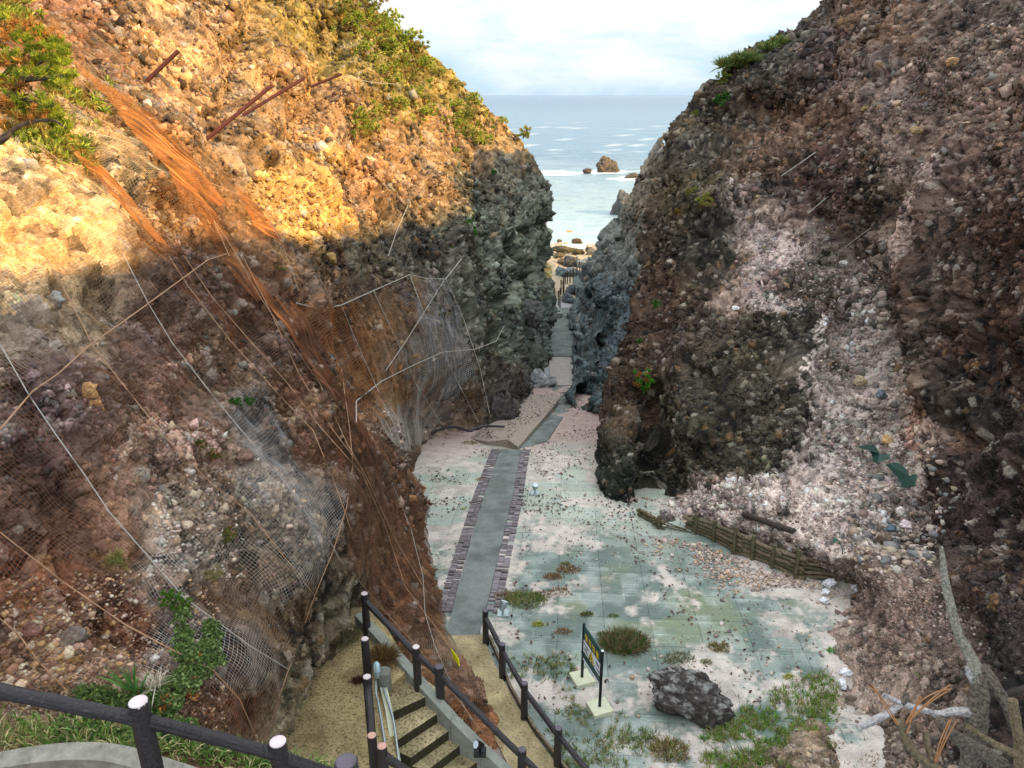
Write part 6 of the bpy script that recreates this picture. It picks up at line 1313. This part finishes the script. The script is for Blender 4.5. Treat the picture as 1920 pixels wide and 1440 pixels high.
def logs(par, a, b, za, zb, n, seed):
    rg = random.Random(seed); d = (b-a).normalized(); bk = Vector((-d.y,d.x,0)).normalized(); bk = bk if bk.y > 0 else -bk
    for i in range(n):
        t = (i+.5)/n; p = Vector((a.x,a.y,a.z+za*t))+bk*(.085+rg.uniform(-.02,.02)); q = Vector((b.x,b.y,b.z+zb*t))+bk*(.085+rg.uniform(-.02,.02)); e = rg.uniform(.02,.25); r = min(za,zb)/n*.52
        m = MB(); pts = [p-d*e]+[p.lerp(q,u)+Vector((0,0,rg.uniform(-.012,.012))) for u in (.25,.5,.75)]+[q+d*rg.uniform(.0,.2)]; m.tube(pts,r,9,.12,seed*9+i,sub=4); m.build('log',M_wood if rg.random()<.5 else M_wood2,par,True)
hts = [(b[1]-b[0]).z for b in base]
for k in range(1,7): logs(fw,base[k][0],base[k+1][0],max(.28,hts[k]*.82),max(.28,hts[k+1]*.80),5,900+k)
a_ = G(1287,994); logs(fw,a_,base[1][0],.32,.36,4,930)
logs(fw2,G(1194,968),base[0][0],.22,.26,3,940); logs(fw2,base[0][0],G(1282,1000),.26,.10,3,941)
m = MB(); p,q = on(SR,1395,964,.1),on(SR,1490,997,.1); m.tube([p,p.lerp(q,.5),q],.07,10,.12,3,sub=8); tag(m.build('log',plain('dark_log',(58,50,46),.9,.4,14,.6),None,True),'loose dark log lying on the debris above the fence','log')
m = MB(); p,q = G(1548,1128,.1),G(1612,1098,.25); m.tube([p,q],.012,7,.1,3,sub=6); tag(m.build('stick',M_dpale,None,True),'thin pale stick beside the white bags','stick')
m = MB(); b_ = on(SR,1578,1052,.12); m.tube([b_,b_+Vector((-.02,0,.3)),b_+Vector((-.14,0,.52))],.012,7); m.poly([b_+Vector((-.12,0,.50)),b_+Vector((-.28,0,.46)),b_+Vector((-.24,.02,.60))]); tag(m.build('stake',plain('green_stake',(70,104,92),.8,.3,10)),'bent stake with a green scrap behind the fence end','stake')
for k,(x,y,s,lab) in enumerate(((1557,1093,.16,'crumpled white bag with a hollow top at the fence end'),(1548,1110,.12,'lower white bag scrap under the hollow one'),(1548,1127,.11,'lowest white bag scrap on the tiles edge'),(1592,1066,.20,'white striped sack behind the last fence stake'),(1608,1103,.17,'white sack lying right of the fence end'))):
    boulder('white_bag',lab,G(x,y,.07),(s,s*.8,s*.5),800+k,(214,216,224),k,5,1.5,None,'bag','white bags at the fence end').data.materials[0] = M_stone
for k,(x,y,s,lab) in enumerate(((1586,1262,.16,'white torn bag above the bottom right grass'),(1580,1283,.12,'small white bag scrap under the torn bag'))):
    boulder('white_bag',lab,on(SR,x,y,.07),(s,s*.6,s*.5),810+k,(206,208,214),k,5,1.5,None,'bag').data.materials[0] = M_stone
M_tarp = plain('green_tarp',(22,58,50),.5,.35,9,.4)
for k,(pl,lab) in enumerate((([(1605,838),(1632,838),(1640,850),(1645,868),(1668,860),(1668,852),(1655,860),(1648,852),(1640,834)],'dark green tarp strip draped over the debris edge'),([(1668,872),(1685,868),(1700,880),(1712,905),(1720,890),(1716,912),(1700,915),(1690,895)],'dark green tarp lump at the foot of the gully'))):
    m = MB(); pts = [on(SR,x,y,.16) for x,y in pl]; c_ = sum(pts,Vector())/len(pts)-Vector((0,.14,-.06)); bk = Vector((0,.18,-.08))
    for i in range(len(pts)): m.poly([pts[i],pts[(i+1)%len(pts)],c_]); m.poly([pts[(i+1)%len(pts)],pts[i],pts[i]+bk,pts[(i+1)%len(pts)]+bk])
    tag(m.build('tarp',M_tarp),lab,'tarp')

# ------------------------------------------------------------------ picket fence and step toward the beach
pf = thing('picket_fence','row of thin dark stakes stepping down beside the beach boulders','fence',tuple(G(1048,585)))
for k,(x,yt,yb) in enumerate(((1050,553,584),(1047,545,565),(1050,540,578),(1056,528,560),(1057,515,548),(1052,525,545),(1060,510,526),(1064,508,526),(1069,507,524),(1075,506,525),(1082,498,520),(1087,490,510))):
    b_ = PV(x,yb,55+k*.7); t_ = PV(x,yt,55+k*.7); m = MB(); m.tube([b_-Vector((0,0,.3)),t_],.045,8,.1,k); m.build('stake',plain('dark_stake',(44,42,42),.9,.3,10),pf,True)
m = MB(); m.tube([PV(1048,548,55.5),PV(1058,518,58.5)],.02,6); m.tube([PV(1060,512,59),PV(1087,500,62.5)],.02,6); m.build('rail',M_wood,pf,True)
m = MB(); c_ = G(1044,590,.22); m.box(c_,Vector((.36,0,0)),Vector((0,.5,0)),Vector((0,0,.22))); m.box(c_+Vector((-.05,.3,.25)),Vector((.3,0,0)),Vector((0,.3,0)),Vector((0,0,.06))); tag(m.build('concrete_step',M_conc,bevel=.02),'grey concrete block step at the far end of the slot path','step')
